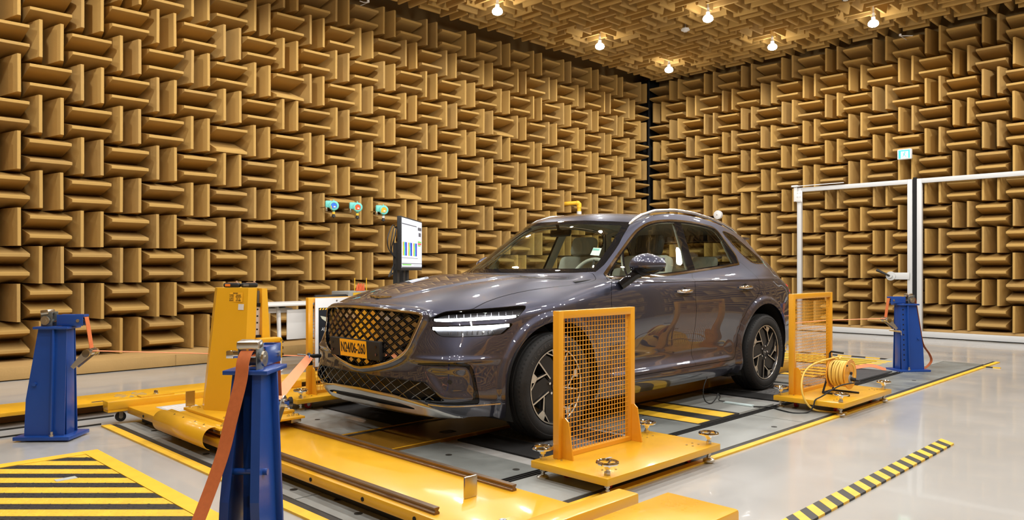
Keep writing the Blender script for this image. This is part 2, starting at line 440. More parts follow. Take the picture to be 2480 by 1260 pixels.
# shoulder line, lower door scoop
on_side = smooth01((w_ - .82) / .03) * smooth01((s_ - .95) / .15) * smooth01((4.3 - s_) / .2)
d += .005 * smooth01((z_ - 1.012) / .006) * smooth01((1.05 - z_) / .03) * on_side
inner = smooth01((s_ - 1.42) / .1) * smooth01((3.2 - s_) / .12)
d -= .012 * np.exp(-((z_ - .44) / .05) ** 2) * inner * on_side
d += .010 * smooth01((.375 - z_) / .012) * inner * (w_ > .8)
V = V + N * d[:, None]
N = vnormals(V, T)

CUTS = ['ARF', 'ARR', 'D1', ('D1', .017), ('D1', -.010), 'D2', ('D2', -.012), ('D2', .007), ('WS', 0), ('WS', -.032), 'RW', ('RW', -.03),
        ('LOW', .0022), ('LOW', -.0022), ('HOOD', .0024), ('HOOD', -.0024), 'HLU', 'HLL', ('HLU', .004), ('HLL', .004), 'GR', ('GR', -.012), 'LG', 'SIO', 'SK', 'SKS',
        ('B', .0022), ('B', -.0022), ('B', .058), ('B', -.050), ('sail', .008), ('sail', -.008), 'TL1', 'TL2']
for c in CUTS:
    k, off = (c, 0) if isinstance(c, str) else c
    V, N, T = cut(V, N, T, fields(V)[k] - off)
G = fields((V[T[:, 0]] + V[T[:, 1]] + V[T[:, 2]]) / 3)
cen = (V[T[:, 0]] + V[T[:, 1]] + V[T[:, 2]]) / 3
lab = np.full(len(T), 'body', dtype=object)
dr = np.minimum(G['LOW'], G['D1'] - .017)
up = (G['D1'] > -.0) | True
isdoor = (G['LOW'] < 0) | (G['D1'] < .017)
lab[isdoor & (G['B'] < 0)] = 'fdoor'; lab[isdoor & (G['B'] >= 0)] = 'rdoor'
gap = (np.abs(G['LOW']) < .0022) & (G['D1'] > .017)
gap |= (np.abs(G['B']) < .0022) & isdoor
lab[G['HOOD'] < 0] = 'hood'
gap |= (np.abs(G['HOOD']) < .0024) & (cen[:, 2] > .78)
lab[gap] = 'gap'
ring = (G['D1'] < .017) & (G['D1'] > 0); lab[ring & (G['B'] < 0)] = 'fchrome'; lab[ring & (G['B'] >= 0)] = 'rchrome'
ins = G['D1'] <= 0
lab[ins] = 'black'
gl = (G['D1'] < -.010)
lab[gl & (G['B'] < -.050) & (G['sail'] < -.008)] = 'fglass'
lab[gl & (G['B'] < -.050) & (G['sail'] > .008)] = 'sglass'
lab[gl & (G['B'] > .058) & (cen[:, 0] < 3.42 - (1.5 - cen[:, 2]) * .04)] = 'rglass'
lab[(G['D2'] < .007) & (G['D2'] >= 0)] = 'rchrome'; lab[G['D2'] < 0] = 'black'; lab[G['D2'] < -.012] = 'qglass'
lab[G['WS'] < 0] = 'black'; lab[G['WS'] < -.032] = 'wglass'
lab[G['RW'] < 0] = 'black'; lab[G['RW'] < -.03] = 'tglass'
for k in ('HLU', 'HLL'):
    lab[(G[k] < .004)] = 'black'; lab[(G[k] < 0)] = 'lens'
lab[G['LG'] < 0] = 'cut'
lab[G['SIO'] < 0] = 'black'
lab[(G['GR'] < 0)] = 'gframe'; lab[(G['GR'] < -.012)] = 'cut'
lab[G['SK'] < 0] = 'skid'; lab[(G['SK'] < 0) & (G['SKS'] < 0)] = 'slot'
lab[G['TL1'] < 0] = 'tail'; lab[G['TL2'] < 0] = 'tail'
lab[(G['ARF'] < 0) | (G['ARR'] < 0)] = 'cut'
sgn = np.where(cen[:, 1] >= 0, 1, -1)

XF, YC = 2.83, 4.25
car = empty('car', (XF, YC, 0))
tag(car, 'dark grey-violet SUV with lit headlights standing on the rollers', 'car')
M_paint = mat('car_paint', (.048, .051, .080), .40, .70, coat=1., coat_r=.010)
M_paint.node_tree.nodes['Principled BSDF'].inputs['Coat IOR'].default_value = 1.85
M_black = mat('gloss_black', (.010, .010, .011), .012, 0)
M_gapm = mat('shut_gap', (.004, .004, .004), .7)
M_chrome = mat('dark_chrome', (.80, .78, .76), .07, 1.)
M_chromef = mat('grille_chrome', (.50, .46, .42), .10, 1.)
M_satin = mat('satin_silver', (.68, .67, .65), .24, 1.)
M_tyre = mat('tyre_rubber', (.014, .014, .014), .72, bump=.15, bscale=90)
M_dark = mat('dark_plastic', (.012, .012, .012), .55)
M_tile = mat('grille_tile', (.62, .54, .47), .16, 1.)
M_red = mat('tail_red', (.55, .01, .012), .15, 0, emit=(1, .05, .05), estr=.5)
M_cream = mat('cream_leather', (.62, .60, .54), .5)
M_creamd = mat('headliner_grey', (.50, .48, .43), .8)
M_cabin = mat('cabin_dark', (.03, .032, .032), .6)

def glassmat(name, tint, ior=1.5):
    m = bpy.data.materials.new(name); m.use_nodes = True; nt = m.node_tree; nt.nodes.clear()
    o = nt.nodes.new('ShaderNodeOutputMaterial'); mx = nt.nodes.new('ShaderNodeMixShader')
    fr = nt.nodes.new('ShaderNodeFresnel'); ge = nt.nodes.new('ShaderNodeNewGeometry'); mi = nt.nodes.new('ShaderNodeMix')
    mi.inputs[2].default_value = ior; mi.inputs[3].default_value = 1 / ior      # same reflectance from both sides of the pane
    nt.links.new(ge.outputs['Backfacing'], mi.inputs[0]); nt.links.new(mi.outputs[0], fr.inputs['IOR'])
    tr = nt.nodes.new('ShaderNodeBsdfTransparent'); tr.inputs[0].default_value = tuple(tint) + (1,)
    g = nt.nodes.new('ShaderNodeBsdfGlossy'); g.inputs['Roughness'].default_value = .0; g.inputs[0].default_value = (1, 1, 1, 1)
    nt.links.new(fr.outputs[0], mx.inputs[0]); nt.links.new(tr.outputs[0], mx.inputs[1]); nt.links.new(g.outputs[0], mx.inputs[2]); nt.links.new(mx.outputs[0], o.inputs[0])
    return m
M_glass = glassmat('window_glass', (.80, .87, .80), 1.5)
M_rglass = glassmat('rear_privacy_glass', (.62, .67, .60), 1.5)
M_lens = glassmat('lens_glass', (.92, .92, .92), 1.3)

def panel(name, sel, m, parent, off=0., label=None):
    t = T[sel]
    if not len(t): return None
    u, inv = np.unique(t, return_inverse=True); t = inv.reshape(-1, 3)
    P = V[u] + N[u] * off; NN = N[u] * np.array([1, -1, 1])
    P = P * np.array([1, -1, 1])
    me = bpy.data.meshes.new(name); me.from_pydata(P.tolist(), [], t[:, ::-1].tolist()); me.update()
    me.materials.append(m)
    me.polygons.foreach_set('use_smooth', [True] * len(me.polygons))
    me.normals_split_custom_set_from_vertices(NN.tolist())
    o = bpy.data.objects.new(name, me); C.objects.link(o); o.parent = parent
    if label: o['label'] = label
    return o
L_ = lambda *k: np.isin(lab, k)
body = panel('body_shell', L_('body'), M_paint, car)
hood = panel('hood', L_('hood'), M_paint, car)
near_gap = ((np.abs(G['LOW']) < .03) & (G['D1'] > .02)) | ((np.abs(G['B']) < .03) & isdoor & (cen[:, 2] < 1.1)) | ((np.abs(G['HOOD']) < .03) & (cen[:, 2] > .80))
gaps = panel('panel_gap', L_('gap') | (near_gap & L_('body', 'fdoor', 'rdoor', 'hood')), M_gapm, body, -.005)
windscreen = panel('windshield', L_('wglass'), M_glass, car)
inz = (cen[:, 2] > 1.05)
panel('black_border', L_('black') & (G['WS'] < 0), M_black, windscreen)
tw = panel('rear_window', L_('tglass'), M_rglass, car); panel('black_border', L_('black') & (G['RW'] < 0), M_black, tw)
frame = panel('grille_frame', L_('gframe'), M_chromef, None, .004)
grille = empty('grille', (0, 0, 0), parent=car); frame.parent = grille
skid = panel('skid_plate', L_('skid'), M_satin, car, .0, 'satin silver lower bumper bar')
panel('skid_slot', L_('slot'), M_dark, skid, -.012)
for sg in (1, -1):
    S = sgn == sg
    near = 'driver side' if sg > 0 else 'passenger side'
    fd = panel('front_door', L_('fdoor') & S, M_paint, car); rd = panel('rear_door', L_('rdoor') & S, M_paint, car)
    panel('chrome_trim', L_('fchrome') & S, M_chrome, fd, .0035); panel('chrome_trim', L_('rchrome') & S & (cen[:, 0] < 3.6), M_chrome, rd, .0035)
    panel('window_glass', L_('fglass') & S, M_glass, fd); panel('small_window_glass', L_('sglass') & S, M_glass, fd)
    panel('window_glass', L_('rglass') & S, M_rglass, rd)
    dl = L_('black') & S & (G['D1'] < 0)
    panel('pillar_trim', dl & (G['B'] < 0), M_black, fd); panel('pillar_trim', dl & (G['B'] >= 0), M_black, rd)
    q = panel('quarter_window', L_('qglass') & S, M_rglass, car)
    panel('black_border', L_('black') & S & (G['D2'] < 0), M_black, q)
    panel('chrome_trim', L_('rchrome') & S & (cen[:, 0] >= 3.6), M_chrome, q, .002)
    # inner door trim
    ds = L_('fdoor', 'rdoor') & S & (cen[:, 2] < 1.06) & (cen[:, 2] > .4)
    panel('door_inner_trim', ds & (G['B'] < 0), M_cream, fd, -.05); panel('door_inner_trim', ds & (G['B'] >= 0), M_cream, rd, -.05)
    # bumper intake outline
    panel('bumper_outline', L_('black') & S & (G['SIO'] < 0), M_black, car, -.004, 'gloss black outline of the bumper corner')
    hl = empty('headlight', (0, 0, 0), parent=car); hl['label'] = 'headlight with two glowing white bars'
    panel('lamp_lens', L_('lens') & S, M_lens, hl, .001)
    panel('lamp_housing', L_('lens') & S, mat('lamp_housing', (.06, .06, .065), .25, .6), hl, -.028)
    panel('lamp_rim', L_('black') & S & ((G['HLU'] < .005) | (G['HLL'] < .005)) & (G['SIO'] > 0), M_black, hl)
    tl = panel('tail_light', L_('tail') & S, M_red, car, .003)
# headliner and inner pillars
head = panel('headliner', (L_('body') | L_('fdoor', 'rdoor', 'black') & (G['D1'] < .02)) & (cen[:, 2] > 1.12) & (cen[:, 0] > 1.55), M_creamd, car, -.022)
# body ray target for fitting small things
BV = BVHTree.FromPolygons([Vector((p[0], -p[1], p[2])) for p in V], [tuple(map(int, t)) for t in T])
def onfront(w, z):   # point and normal on the nose at sideways w, height z
    h = BV.ray_cast(Vector((-1, -w, z)), Vector((1, 0, 0))); n = h[1]
    return h[0], (n if n.x < 0 else -n)
def onside(s, z, sg=1):
    h = BV.ray_cast(Vector((s, -2 * sg, z)), Vector((0, sg, 0))); n = h[1]
    return h[0], (n if n.y * sg < 0 else -n)
# headlight bars: glowing strips just inside the lens
M_fin = mat('lamp_fin', (.20, .20, .21), .3, .8)
M_drl = mat('headlight_led', (1, 1, 1), .3, emit=(.93, .97, 1.), estr=20)
def nosepath(a0, z0, a1, z1, sg, n=28, off=-.007):
    out = []
    for i in range(n + 1):
        t = i / n; a = a0 + (a1 - a0) * t; z = z0 + (z1 - z0) * t
        c = Vector((1.0, 0.0 * sg, z)); ang = None
        # walk out along the 45 degree line s + w = a
        o = Vector(((a - 1.6) , -1.6 * sg, z)); dv = Vector((1, 1 * sg, 0)).normalized()
        h = BV.ray_cast(o, dv)
        # the surface point with s+|w|=a: bisection on the ray family
        lo, hi = 0., 1.
        best = None
        for k in range(60):
            w = .45 + .5 * k / 59; s = a - w
            hh = BV.ray_cast(Vector((s - .0, -3 * sg, z)), Vector((0, sg, 0)))
            if hh[0] is None: continue
            e = abs(abs(hh[0].y) - w)
            if best is None or e < best[0]: best = (e, hh[0], hh[1])
        n_ = best[2]; n_ = n_ if n_.y * sg < 0 else -n_
        out.append(best[1] + n_ * off)
    return out
for hl, sg in zip([o for o in kids(car) if o.name.startswith('headlight')], (1, -1)):
    for (a0, z0, a1, z1) in ((.735, .803, 1.447, .822), (.725, .752, 1.390, .769)):
        p = nosepath(a0, z0, a1, z1, sg)
        MB().ribbon(p, .0185, .004, (0, 0, 1)).build('light_bar', M_drl, hl, 0)
    for (a0, z0, a1, z1, nn) in ((.86, .835, 1.42, .852, 9), (.84, .728, 1.25, .735, 9)):
        p = nosepath(a0, z0, a1, z1, sg, nn, -.016); mb = MB()
        for q in p: mb.box(q, (.005, .003, .020))
        mb.build('lamp_fin', M_fin, hl, 0)
# grille rim: one bright bar swept round the outline
rim_pts = []
for k in range(len(GRP)):
    a, b = GRP[k], GRP[(k + 1) % len(GRP)]; n_ = max(1, int(math.hypot(b[0] - a[0], b[1] - a[1]) / .03))
    for q in range(n_):
        w, z = a[0] + (b[0] - a[0]) * q / n_, a[1] + (b[1] - a[1]) * q / n_
        p, nn = onfront(w, z); rim_pts.append(p + nn * .001)
MB().tube(rim_pts, .0065, 10, closed=True).build('grille_rim', M_chromef, grille, 60)
# grille: black backing, chrome edged diamond tiles
mb = MB(); n = 24
def gfield(w, z): return float(sdpoly(np.array([w]), np.array([z]), GRP)[0])
bw = []; 
for k in range(-22, 23):
    for r in range(0, 18):
        bw.append((k * .025, .46 + r * .0245))
back = MB()
def gridpatch(w0, w1, z0, z1, nw, nz, off, name, m, parent):
    b = MB(); vs = []; fs = []
    for i in range(nw + 1):
        for j in range(nz + 1):
            w = w0 + (w1 - w0) * i / nw; z = z0 + (z1 - z0) * j / nz
            p, nn = onfront(w, z); vs.append(tuple(p - nn * off))
    for i in range(nw):
        for j in range(nz): a = i * (nz + 1) + j; fs.append((a, a + 1, a + nz + 2, a + nz + 1))
    return b.add(vs, fs).build(name, m, parent, 60)
gridpatch(-.54, .54, .475, .865, 30, 14, .026, 'grille_backing', M_black, grille)
DW, DH = .0900, .0570
tiles = []
for r in range(-1, 20):
    for c in range(-9, 10):
        w = (c + (.5 if r % 2 else 0)) * DW; z = .462 + r * DH / 2
        if gfield(w, z) > -.026: continue
        tiles.append((w, z))
for (w, z) in tiles:
    p, nn = onfront(w, z)
    up = Vector((0, 0, 1)); up = (up - nn * up.dot(nn)).normalized(); rt = nn.cross(up).normalized()
    k = .74; hw_, hh_ = DW / 2 * k, DH / 2 * k
    pts = []
    b = MB()
    o0 = [(-hw_, 0), (0, -hh_), (hw_, 0), (0, hh_)]
    vs = [tuple(p + rt * x + up * y - nn * .020) for x, y in o0] + [tuple(p + rt * x * .84 + up * y * .84 - nn * .008) for x, y in o0]
    b.add(vs, [(0, 1, 2, 3), (4, 5, 6, 7)] + [(i, (i + 1) % 4, 4 + (i + 1) % 4, 4 + i) for i in range(4)])
    b.build('grille_tile', M_tile, grille, 0)
# lattice bars of the grille
def frontpoly(pts, off):
    out = []
    for w, z in pts:
        p, nn = onfront(w, z); out.append(p - nn * off)
    return out
def lattice(field, dw, dh, z0, lim, r, off, m, name, parent, step=.012, rng=(-.9, .9), zr=(.28, .9)):
    mb = MB(); L = math.hypot(dw / 2, dh / 2)
    for sgn_ in (1, -1):
        for c in range(-60, 61):
            seg = []
            t = 0.
            zz = zr[0]
            while zz < zr[1]:
                w = c * dw + dw / 2 + sgn_ * (zz - z0) * dw / dh
                if rng[0] < w < rng[1] and field(w, zz) < lim: seg.append((w, zz))
                elif len(seg) > 1: mb.tube(frontpoly(seg, off), r, 5); seg = []
                else: seg = []
                zz += step
            if len(seg) > 1: mb.tube(frontpoly(seg, off), r, 5)
    return mb.build(name, m, parent, 50)
lattice(gfield, DW, DH, .462, -.010, .0042, .010, M_black, 'grille_lattice', grille, rng=(-.56, .56), zr=(.46, .88))
def lfield(w, z): return float(sdpoly(np.array([abs(w)]), np.array([z]), LGP)[0])
M_wire = mat('lattice_wire', (.26, .25, .24), .15, 1.)
lg = gridpatch(-.70, .70, .312, .438, 36, 5, .05, 'lower_grille', M_dark, car)
lattice(lfield, .104, .062, .31, -.001, .0030, .006, M_wire, 'wire_lattice', lg, rng=(-.72, .72), zr=(.30, .45), step=.006)
mb = MB()
for zt, f in ((.0, 1),):
    pts = [(w / 40, np.interp(abs(w / 40), [0, .35, .6, .72], [.436, .434, .431, .335])) for w in range(-27, 28)]
    mb.tube(frontpoly(pts, -.0005), .0025, 6)
mb.build('grille_edge', M_black, lg)
# thin bright line from the skid bar to the wheel arch
for sg in (1, -1):
    pts = []
    for a, z in ((.70, .293), (.80, .290), (.9, .289), (1.0, .289), (1.1, .289), (1.2, .290), (1.30, .292)):
        p = nosepath(a, z, a, z, sg, 1, .002)[0]; pts.append(p)
    MB().ribbon(pts, .007, .003, (0, 0, 1)).build('bumper_bright_line', M_satin, body, 0)
# emblem
p, nn = onfront(0, .90); e = MB()
hc = BV.ray_cast(Vector((.145, 0, 2)), Vector((0, 0, -1)))[0]
for sg in (1, -1):
    wing = [(-.004, 0), (.010, sg * .028), (.004, sg * .125), (-.008, sg * .09), (-.014, sg * .02)]
    vs = []
    for x, y in wing:
        h = BV.ray_cast(Vector((.135 + x + abs(y) * .12, y, 2)), Vector((0, 0, -1)))[0]
        vs.append((h.x, h.y, h.z + .002)); 
    vs += [(a, b, c + .007) for a, b, c in vs]
    e.add(vs, [(0, 1, 2, 3, 4), (5, 6, 7, 8, 9)] + [(i, (i + 1) % 5, 5 + (i + 1) % 5, 5 + i) for i in range(5)])
e.lathe([(0, .012), (.014, .010), (.020, .004), (.020, 0)], Matrix.Translation((.135, 0, hc.z + .001)) @ Matrix.Scale(1.25, 4, (0, 1, 0)), 16)
e.build('hood_emblem', M_chrome, hood, 30)
# number plate holder on the grille
p, nn = onfront(-.03, .595)
ph = MB().box((-.022, .03, .597), (.030, .575, .122), rotm(0, math.radians(-4), 0), .006).build('plate_holder', M_dark, car)
mb = MB()
for y in (.03 - .255, .03 + .255):
    for z in (.575, .625): mb.cyl((-.034, y, z), (-.042, y, z), .009, n=10)
mb.build('bolt', M_black, ph)
M_plate = mat('plate_yellow', '#F2B01E', .35, noise=.12, nscale=9)
M_ink = mat('black_ink', (.01, .01, .01), .5)
pl = MB().box((-.0395, .033, .597), (.002, .31, .112), rotm(0, math.radians(-4), 0)).build('number_plate', M_plate, car)
text_mesh('N24/06-260', .092, 'plate_text', M_ink, pl, Matrix.Translation((-.0412, .033, .597)) @ rotm(0, math.radians(-4), 0) @ rotm(PI / 2, 0, -PI / 2), .0016, .0008, .64)
# tow eye and front sensors
mb = MB(); mb.cyl((.03, .56, .50), (-.07, .545, .505), .014, n=12); mb.cyl((-.075, .56, .485), (-.075, .53, .525), .012, n=12)
mb.cyl((-.06, .555, .47), (-.06, .55, .44), .022, n=16)
mb.build('tow_eye', M_dark, car)
for sg in (1, -1):
    h = nosepath(.874, .440, .874, .440, sg, 1, 0)[0]
    MB().cyl(h + Vector((.0, 0, 0)), h + Vector((-.004, -.003 * sg, 0)), .014, n=20).build('parking_sensor', M_dark, body)

# ---- wheels
def arcpts(r, a0, a1, n): return [(r * math.cos(a0 + (a1 - a0) * i / n), r * math.sin(a0 + (a1 - a0) * i / n)) for i in range(n + 1)]
def bar2(p, q, w0, w1=None):
    w1 = w0 if w1 is None else w1
    dx, dy = q[0] - p[0], q[1] - p[1]; L = math.hypot(dx, dy); nx, ny = -dy / L, dx / L
    return [(p[0] + nx * w0 / 2, p[1] + ny * w0 / 2), (q[0] + nx * w1 / 2, q[1] + ny * w1 / 2), (q[0] - nx * w1 / 2, q[1] - ny * w1 / 2), (p[0] - nx * w0 / 2, p[1] - ny * w0 / 2)]
def pol(r, deg): a = math.radians(deg); return (r * math.cos(a), r * math.sin(a))
M_mach = mat('machined_alloy', (.72, .66, .58), .22, 1.)
M_rimd = mat('rim_dark_grey', (.035, .033, .032), .32, .5)
M_disc = mat('brake_disc', (.35, .35, .35), .3, 1.)
def make_wheel():
    """local +Z is the outer face"""
    root = empty('wheel')
    R = .349
    prof = [(.248, -.10), (.262, -.112), (.300, -.118), (.323, -.112), (.340, -.10), (R - .001, -.085)]
    for c in (-.055, -.019, .019, .055):
        prof += [(R, c - .012), (R - .009, c - .009), (R - .009, c - .001), (R, c + .002)]
    prof += [(R - .001, .085), (.340, .102), (.325, .113), (.318, .1155), (.315, .113), (.300, .119), (.272, .117), (.262, .112), (.256, .108), (.250, .098), (.243, .06), (.243, -.06)]
    ty = MB().lathe(prof, None, 96, closed=True).build('tyre', M_tyre, root, 30)
    mb = MB()
    for k in range(72):
        a = 2 * PI * k / 72
        for sd in (1,):
            M = rotm(0, 0, a)
            mb.box((R - .004, 0, .094), (.012, .004, .026), None) if False else mb.add([(R + .0012, -.006, .070), (R + .0012, .006, .070), (R - .008, .006, .1045), (R - .008, -.006, .1045)], [(0, 1, 2, 3)], M)
    mb.build('tread_edge', M_tyre, root, 0)
    rim = MB()
    rim.lathe([(.236, -.09), (.243, -.10), (.249, -.10), (.249, .10), (.246, .104), (.240, .104), (.236, .096), (.225, .05), (.222, -.08), (.236, -.09)], None, 72)
    rb = rim.build('rim_barrel', M_rimd, root, 30)
    MB().lathe([(.247, .1045), (.2475, .107), (.240, .107), (.2385, .1045)], None, 72, closed=True).build('rim_lip', M_mach, root, 30)
    sp = MB(); dk = MB(); bt = MB()
    for k in range(5):
        A = 72 * k + 61
        def P_(r, d): return pol(r, A + d)
        h0, h1 = .070, .094
        for poly in ([P_(.242, 20), P_(.243, 28), P_(.242, 37), P_(.196, 35), P_(.182, 25)], bar2(P_(.072, 0), P_(.241, 0), .009, .010), bar2(P_(.190, 28), P_(.122, 2), .013, .008), bar2(P_(.197, 33), P_(.241, 51), .008, .007)):
            sp.prism(poly, h1, h1 + .002)
            dk.prism(poly, h0, h1)
        dk.prism([P_(.060, 14), P_(.060, 70), P_(.150, 70), P_(.238, 69.5), P_(.240, 62), P_(.240, 54), P_(.190, 39), P_(.115, 12)], .064, .084)
        dk.prism([P_(.06, -8), P_(.06, 12), P_(.12, 6), P_(.12, -4)], .060, .086)
        c = P_(.056, 24)
        MB().cyl((c[0], c[1], .084), (c[0], c[1], .095), .009, n=6).build('lug_bolt', M_chrome, root, 0)
    dk.lathe([(0, .088), (.040, .088), (.074, .080), (.078, .05), (.078, -.02)], None, 36)
    dk.build('spoke_inlay', M_rimd, root, 25); sp.build('spoke_face', M_mach, root, 0)
    cap = MB().lathe([(0, .094), (.030, .094), (.034, .091), (.034, .086)], None, 28).build('hub_cap', M_black, root, 30)
    em = MB()
    for q in (1, -1): em.prism([(q * .003, -.004), (q * .026, .004), (q * .024, .008), (q * .003, .004)], .0942, .0956)
    em.build('hub_emblem', M_chrome, root, 0)
    MB().lathe([(.05, .0), (.165, .0), (.165, .012), (.05, .012)], None, 48, closed=True).build('brake_disc', M_disc, root, 30)
    return root
wheels = []
w0 = make_wheel()
for i, (s, sg) in enumerate(((.875, 1), (3.755, 1), (.875, -1), (3.755, -1))):
    w = w0 if i == 0 else copy_tree(w0)
    w.parent = car
    w.location = (s, -sg * .836, .3545)
    w.rotation_euler = (PI / 2, 0, 0) if sg > 0 else (-PI / 2, 0, 0)
    if i == 1: w.rotation_euler = (PI / 2, math.radians(14), 0)
    wheels.append(w)
def sidewall(txt, wheel, r, mid, size):
    cu = Matrix.Rotation(0, 4, 'Z')
    n = len(txt)
    bmall = bmesh.new()
    for i, ch in enumerate(txt):
        a = math.radians(mid - (i - (n - 1) / 2) * 7.4)
        M = Matrix.Rotation(a, 4, 'Z') @ Matrix.Translation((r, 0, .1185)) @ Matrix.Rotation(-PI / 2, 4, 'Z')
        o = text_mesh(ch, size, 'x', M_tyre, None, M, 0, .0012, 1.0)
        bmall.from_mesh(o.data); me = o.data; bpy.data.objects.remove(o); bpy.data.meshes.remove(me)
    me = bpy.data.meshes.new('sidewall_lettering'); bmall.to_mesh(me); bmall.free()
    me.materials.append(mat('lettering_rubber', (.060, .058, .055), .5))
    o = bpy.data.objects.new('sidewall_lettering', me); C.objects.link(o); o.parent = wheel
for w in wheels[:2]: sidewall('MICHELIN', w, .293, 118 if w is wheels[0] else 40, .034)
# wheel wells and floor pan
mb = MB()
for sg in (1, -1):
    for (cs, cz, r) in (FA, RA):
        b = MB(); vs = []; fs = []; n = 30
        for i in range(n + 1):
            a = -.45 + (PI + .9) * i / n
            for y in (.925, .60): vs.append((cs + (r + .012) * math.cos(a), -sg * y, max(.17, cz + (r + .012) * math.sin(a))))
        for i in range(n): fs.append((2 * i, 2 * i + 1, 2 * i + 3, 2 * i + 2))
        vs2 = [(cs + (r + .012) * math.cos(a), -sg * .60, max(.17, cz + (r + .012) * math.sin(a))) for a in np.linspace(-.45, PI + .45, n + 1)]
        b.add(vs, fs); b.add(vs2, [tuple(range(n + 1))])
        b.build('wheel_well', M_dark, car, 40)
fl = MB().prism([(.2,-.62),(.12,0),(.2,.62),(.35,.78),(.42,.78),(.42,.6),(1.33,.6),(1.33,.86),(3.27,.86),(3.27,.6),(4.2,.6),(4.2,.80),(4.4,.7),(4.45,0),(4.4,-.7),(4.2,-.8),(4.2,-.6),(3.27,-.6),(3.27,-.86),(1.33,-.86),(1.33,-.6),(.42,-.6),(.42,-.78),(.35,-.78)], .205, .24)
fl.box((2.3, 0, .19), (1.7, 1.2, .05)); fl.box((3.55, .0, .22), (.5, .7, .1)); fl.box((3.33, -.70, .20), (.12, .26, .07))
fl.build('underbody', M_dark, car)
# mirrors
for sg in (1, -1):
    mr = empty('side_mirror', (0, 0, 0), parent=car)
    bm = bmesh.new(); bmesh.ops.create_uvsphere(bm, u_segments=40, v_segments=24, radius=1)
    for v in bm.verts:
        x, y, z = v.co
        tz = z * .074 * (1 - .18 * y) + .004 * y; ty_ = y * .128
        tx = (x if x < 0 else x * .45) * .105 * (1 - .12 * abs(y))
        v.co = (tx + y * .035 * 1, ty_, tz + (.010 if z > 0 else 0) * (1 - abs(y)))
    M = Matrix.Translation((1.735, -sg * 1.055, 1.148)) @ (Matrix.Scale(-1, 4, (0, 1, 0)) if sg > 0 else Matrix())
    capm = MB().addbm(bm, M).build('mirror_cap', [M_paint, M_black], mr, 60)
    for pgn in capm.data.polygons:
        if pgn.center.z < 1.132: pgn.material_index = 1
    b = MB(); b.tube([(1.650, -sg * .955, 1.128), (1.685, -sg * 1.02, 1.122), (1.735, -sg * 1.09, 1.124), (1.79, -sg * 1.168, 1.136)], [.004, .007, .007, .003], 8)
    b.build('mirror_signal_strip', M_chrome, mr, 40)
    b = MB(); b.tube([(1.625, -sg * .895, 1.000), (1.655, -sg * .93, 1.035), (1.69, -sg * .975, 1.078), (1.73, -sg * 1.03, 1.10)], [.034, .036, .036, .030], 14)
    b.build('mirror_foot', M_black, mr, 50)
    b = MB(); b.box((1.787, -sg * 1.055, 1.150), (.004, .19, .10), rotm(0, 0, sg * .28), 0).build('mirror_glass', M_chrome, mr)
mr2 = [o for o in kids(car) if o.name.startswith('side_mirror')][1]
mr2['label'] = 'far side mirror folded against the window'
mr2.rotation_euler = (0, 0, math.radians(-58)); pv = Vector((1.70, .96, 0)); mr2.location = pv - Matrix.Rotation(math.radians(-58), 3, 'Z') @ pv + Vector((.25, -.02, 0))
# handles
for sg in (1, -1):
    for (s, z, par) in ((2.425, .938, 'front_door'), (3.395, .953, 'rear_door')):
        par_o = [o for o in kids(car) if o.name.startswith(par)][0 if sg > 0 else 1]
        h = [onside(s + dx, z, sg)[0] for dx in (-.115, -.08, -.03, .03, .08, .115)]
        off = [.004, .022, .030, .030, .022, .004]
        pts = [(q.x, q.y - sg * o_, q.z + .004) for q, o_ in zip(h, off)]
        hd = MB().tube(pts, [.008, .014, .017, .017, .014, .008], 14).build('door_handle', M_chrome, par_o, 60)
        c = onside(s, z - .004, sg)[0]
        bm = bmesh.new(); bmesh.ops.create_uvsphere(bm, u_segments=24, v_segments=12, radius=1)
        for v in bm.verts: v.co = Vector((v.co.x * .048, v.co.y * .006, v.co.z * .040))
        MB().addbm(bm, Matrix.Translation((c.x, c.y + sg * .001, c.z))).build('handle_dish', M_black, par_o, 60)
# roof rails
for sg in (1, -1):
    pts = []
    for s, dz in ((2.16, .0), (2.22, .018), (2.32, .030), (2.5, .036), (2.8, .038), (3.1, .038), (3.4, .036), (3.65, .030), (3.80, .018), (3.90, .0)):
        w = np.interp(s, [2.16, 2.5, 3.9], [.575, .585, .57])
        h = BV.ray_cast(Vector((s, -sg * w, 3)), Vector((0, 0, -1)))[0]
        pts.append((h.x, h.y, h.z + dz))
    q = []
    for i in range(len(pts) - 1):
        for k in range(4):
            t = k / 4; q.append(tuple(pts[i][j] * (1 - t) + pts[i + 1][j] * t for j in range(3)))
    q.append(pts[-1])
    MB().tube(q, [.006] + [.013] * (len(q) - 2) + [.006], 12).build('roof_rail', M_satin, car, 60)
# rear plate, spoiler lip
pr = MB().box((4.735, 0, .62), (.006, .42, .15), rotm(0, .1, 0)).build('number_plate', M_plate, car)
text_mesh('N24/06-260', .1, 'plate_text', M_ink, pr, Matrix.Translation((4.7395, 0, .62)) @ rotm(0, .1, 0) @ rotm(PI / 2, 0, PI / 2), .001, .0008, .75)
sp = MB()
vs = []
for y in np.linspace(-.58, .58, 21):
    k = 1 - (abs(y) / .58) ** 4
    vs += [(3.98, y, 1.438 + .02 * k - .015 * abs(y)), (4.16 - .05 * abs(y), y, 1.442 + .02 * k - .03 * abs(y)), (4.155 - .05 * abs(y), y, 1.425 + .02 * k - .03 * abs(y)), (4.0, y, 1.40)]
fs = []
for i in range(20):
    for k in range(4): fs.append((i * 4 + k, i * 4 + (k + 1) % 4, i * 4 + 4 + (k + 1) % 4, i * 4 + 4 + k))
sp.add(vs, fs + [(0, 1, 2, 3), (80, 81, 82, 83)]).build('roof_spoiler', M_paint, car, 35)
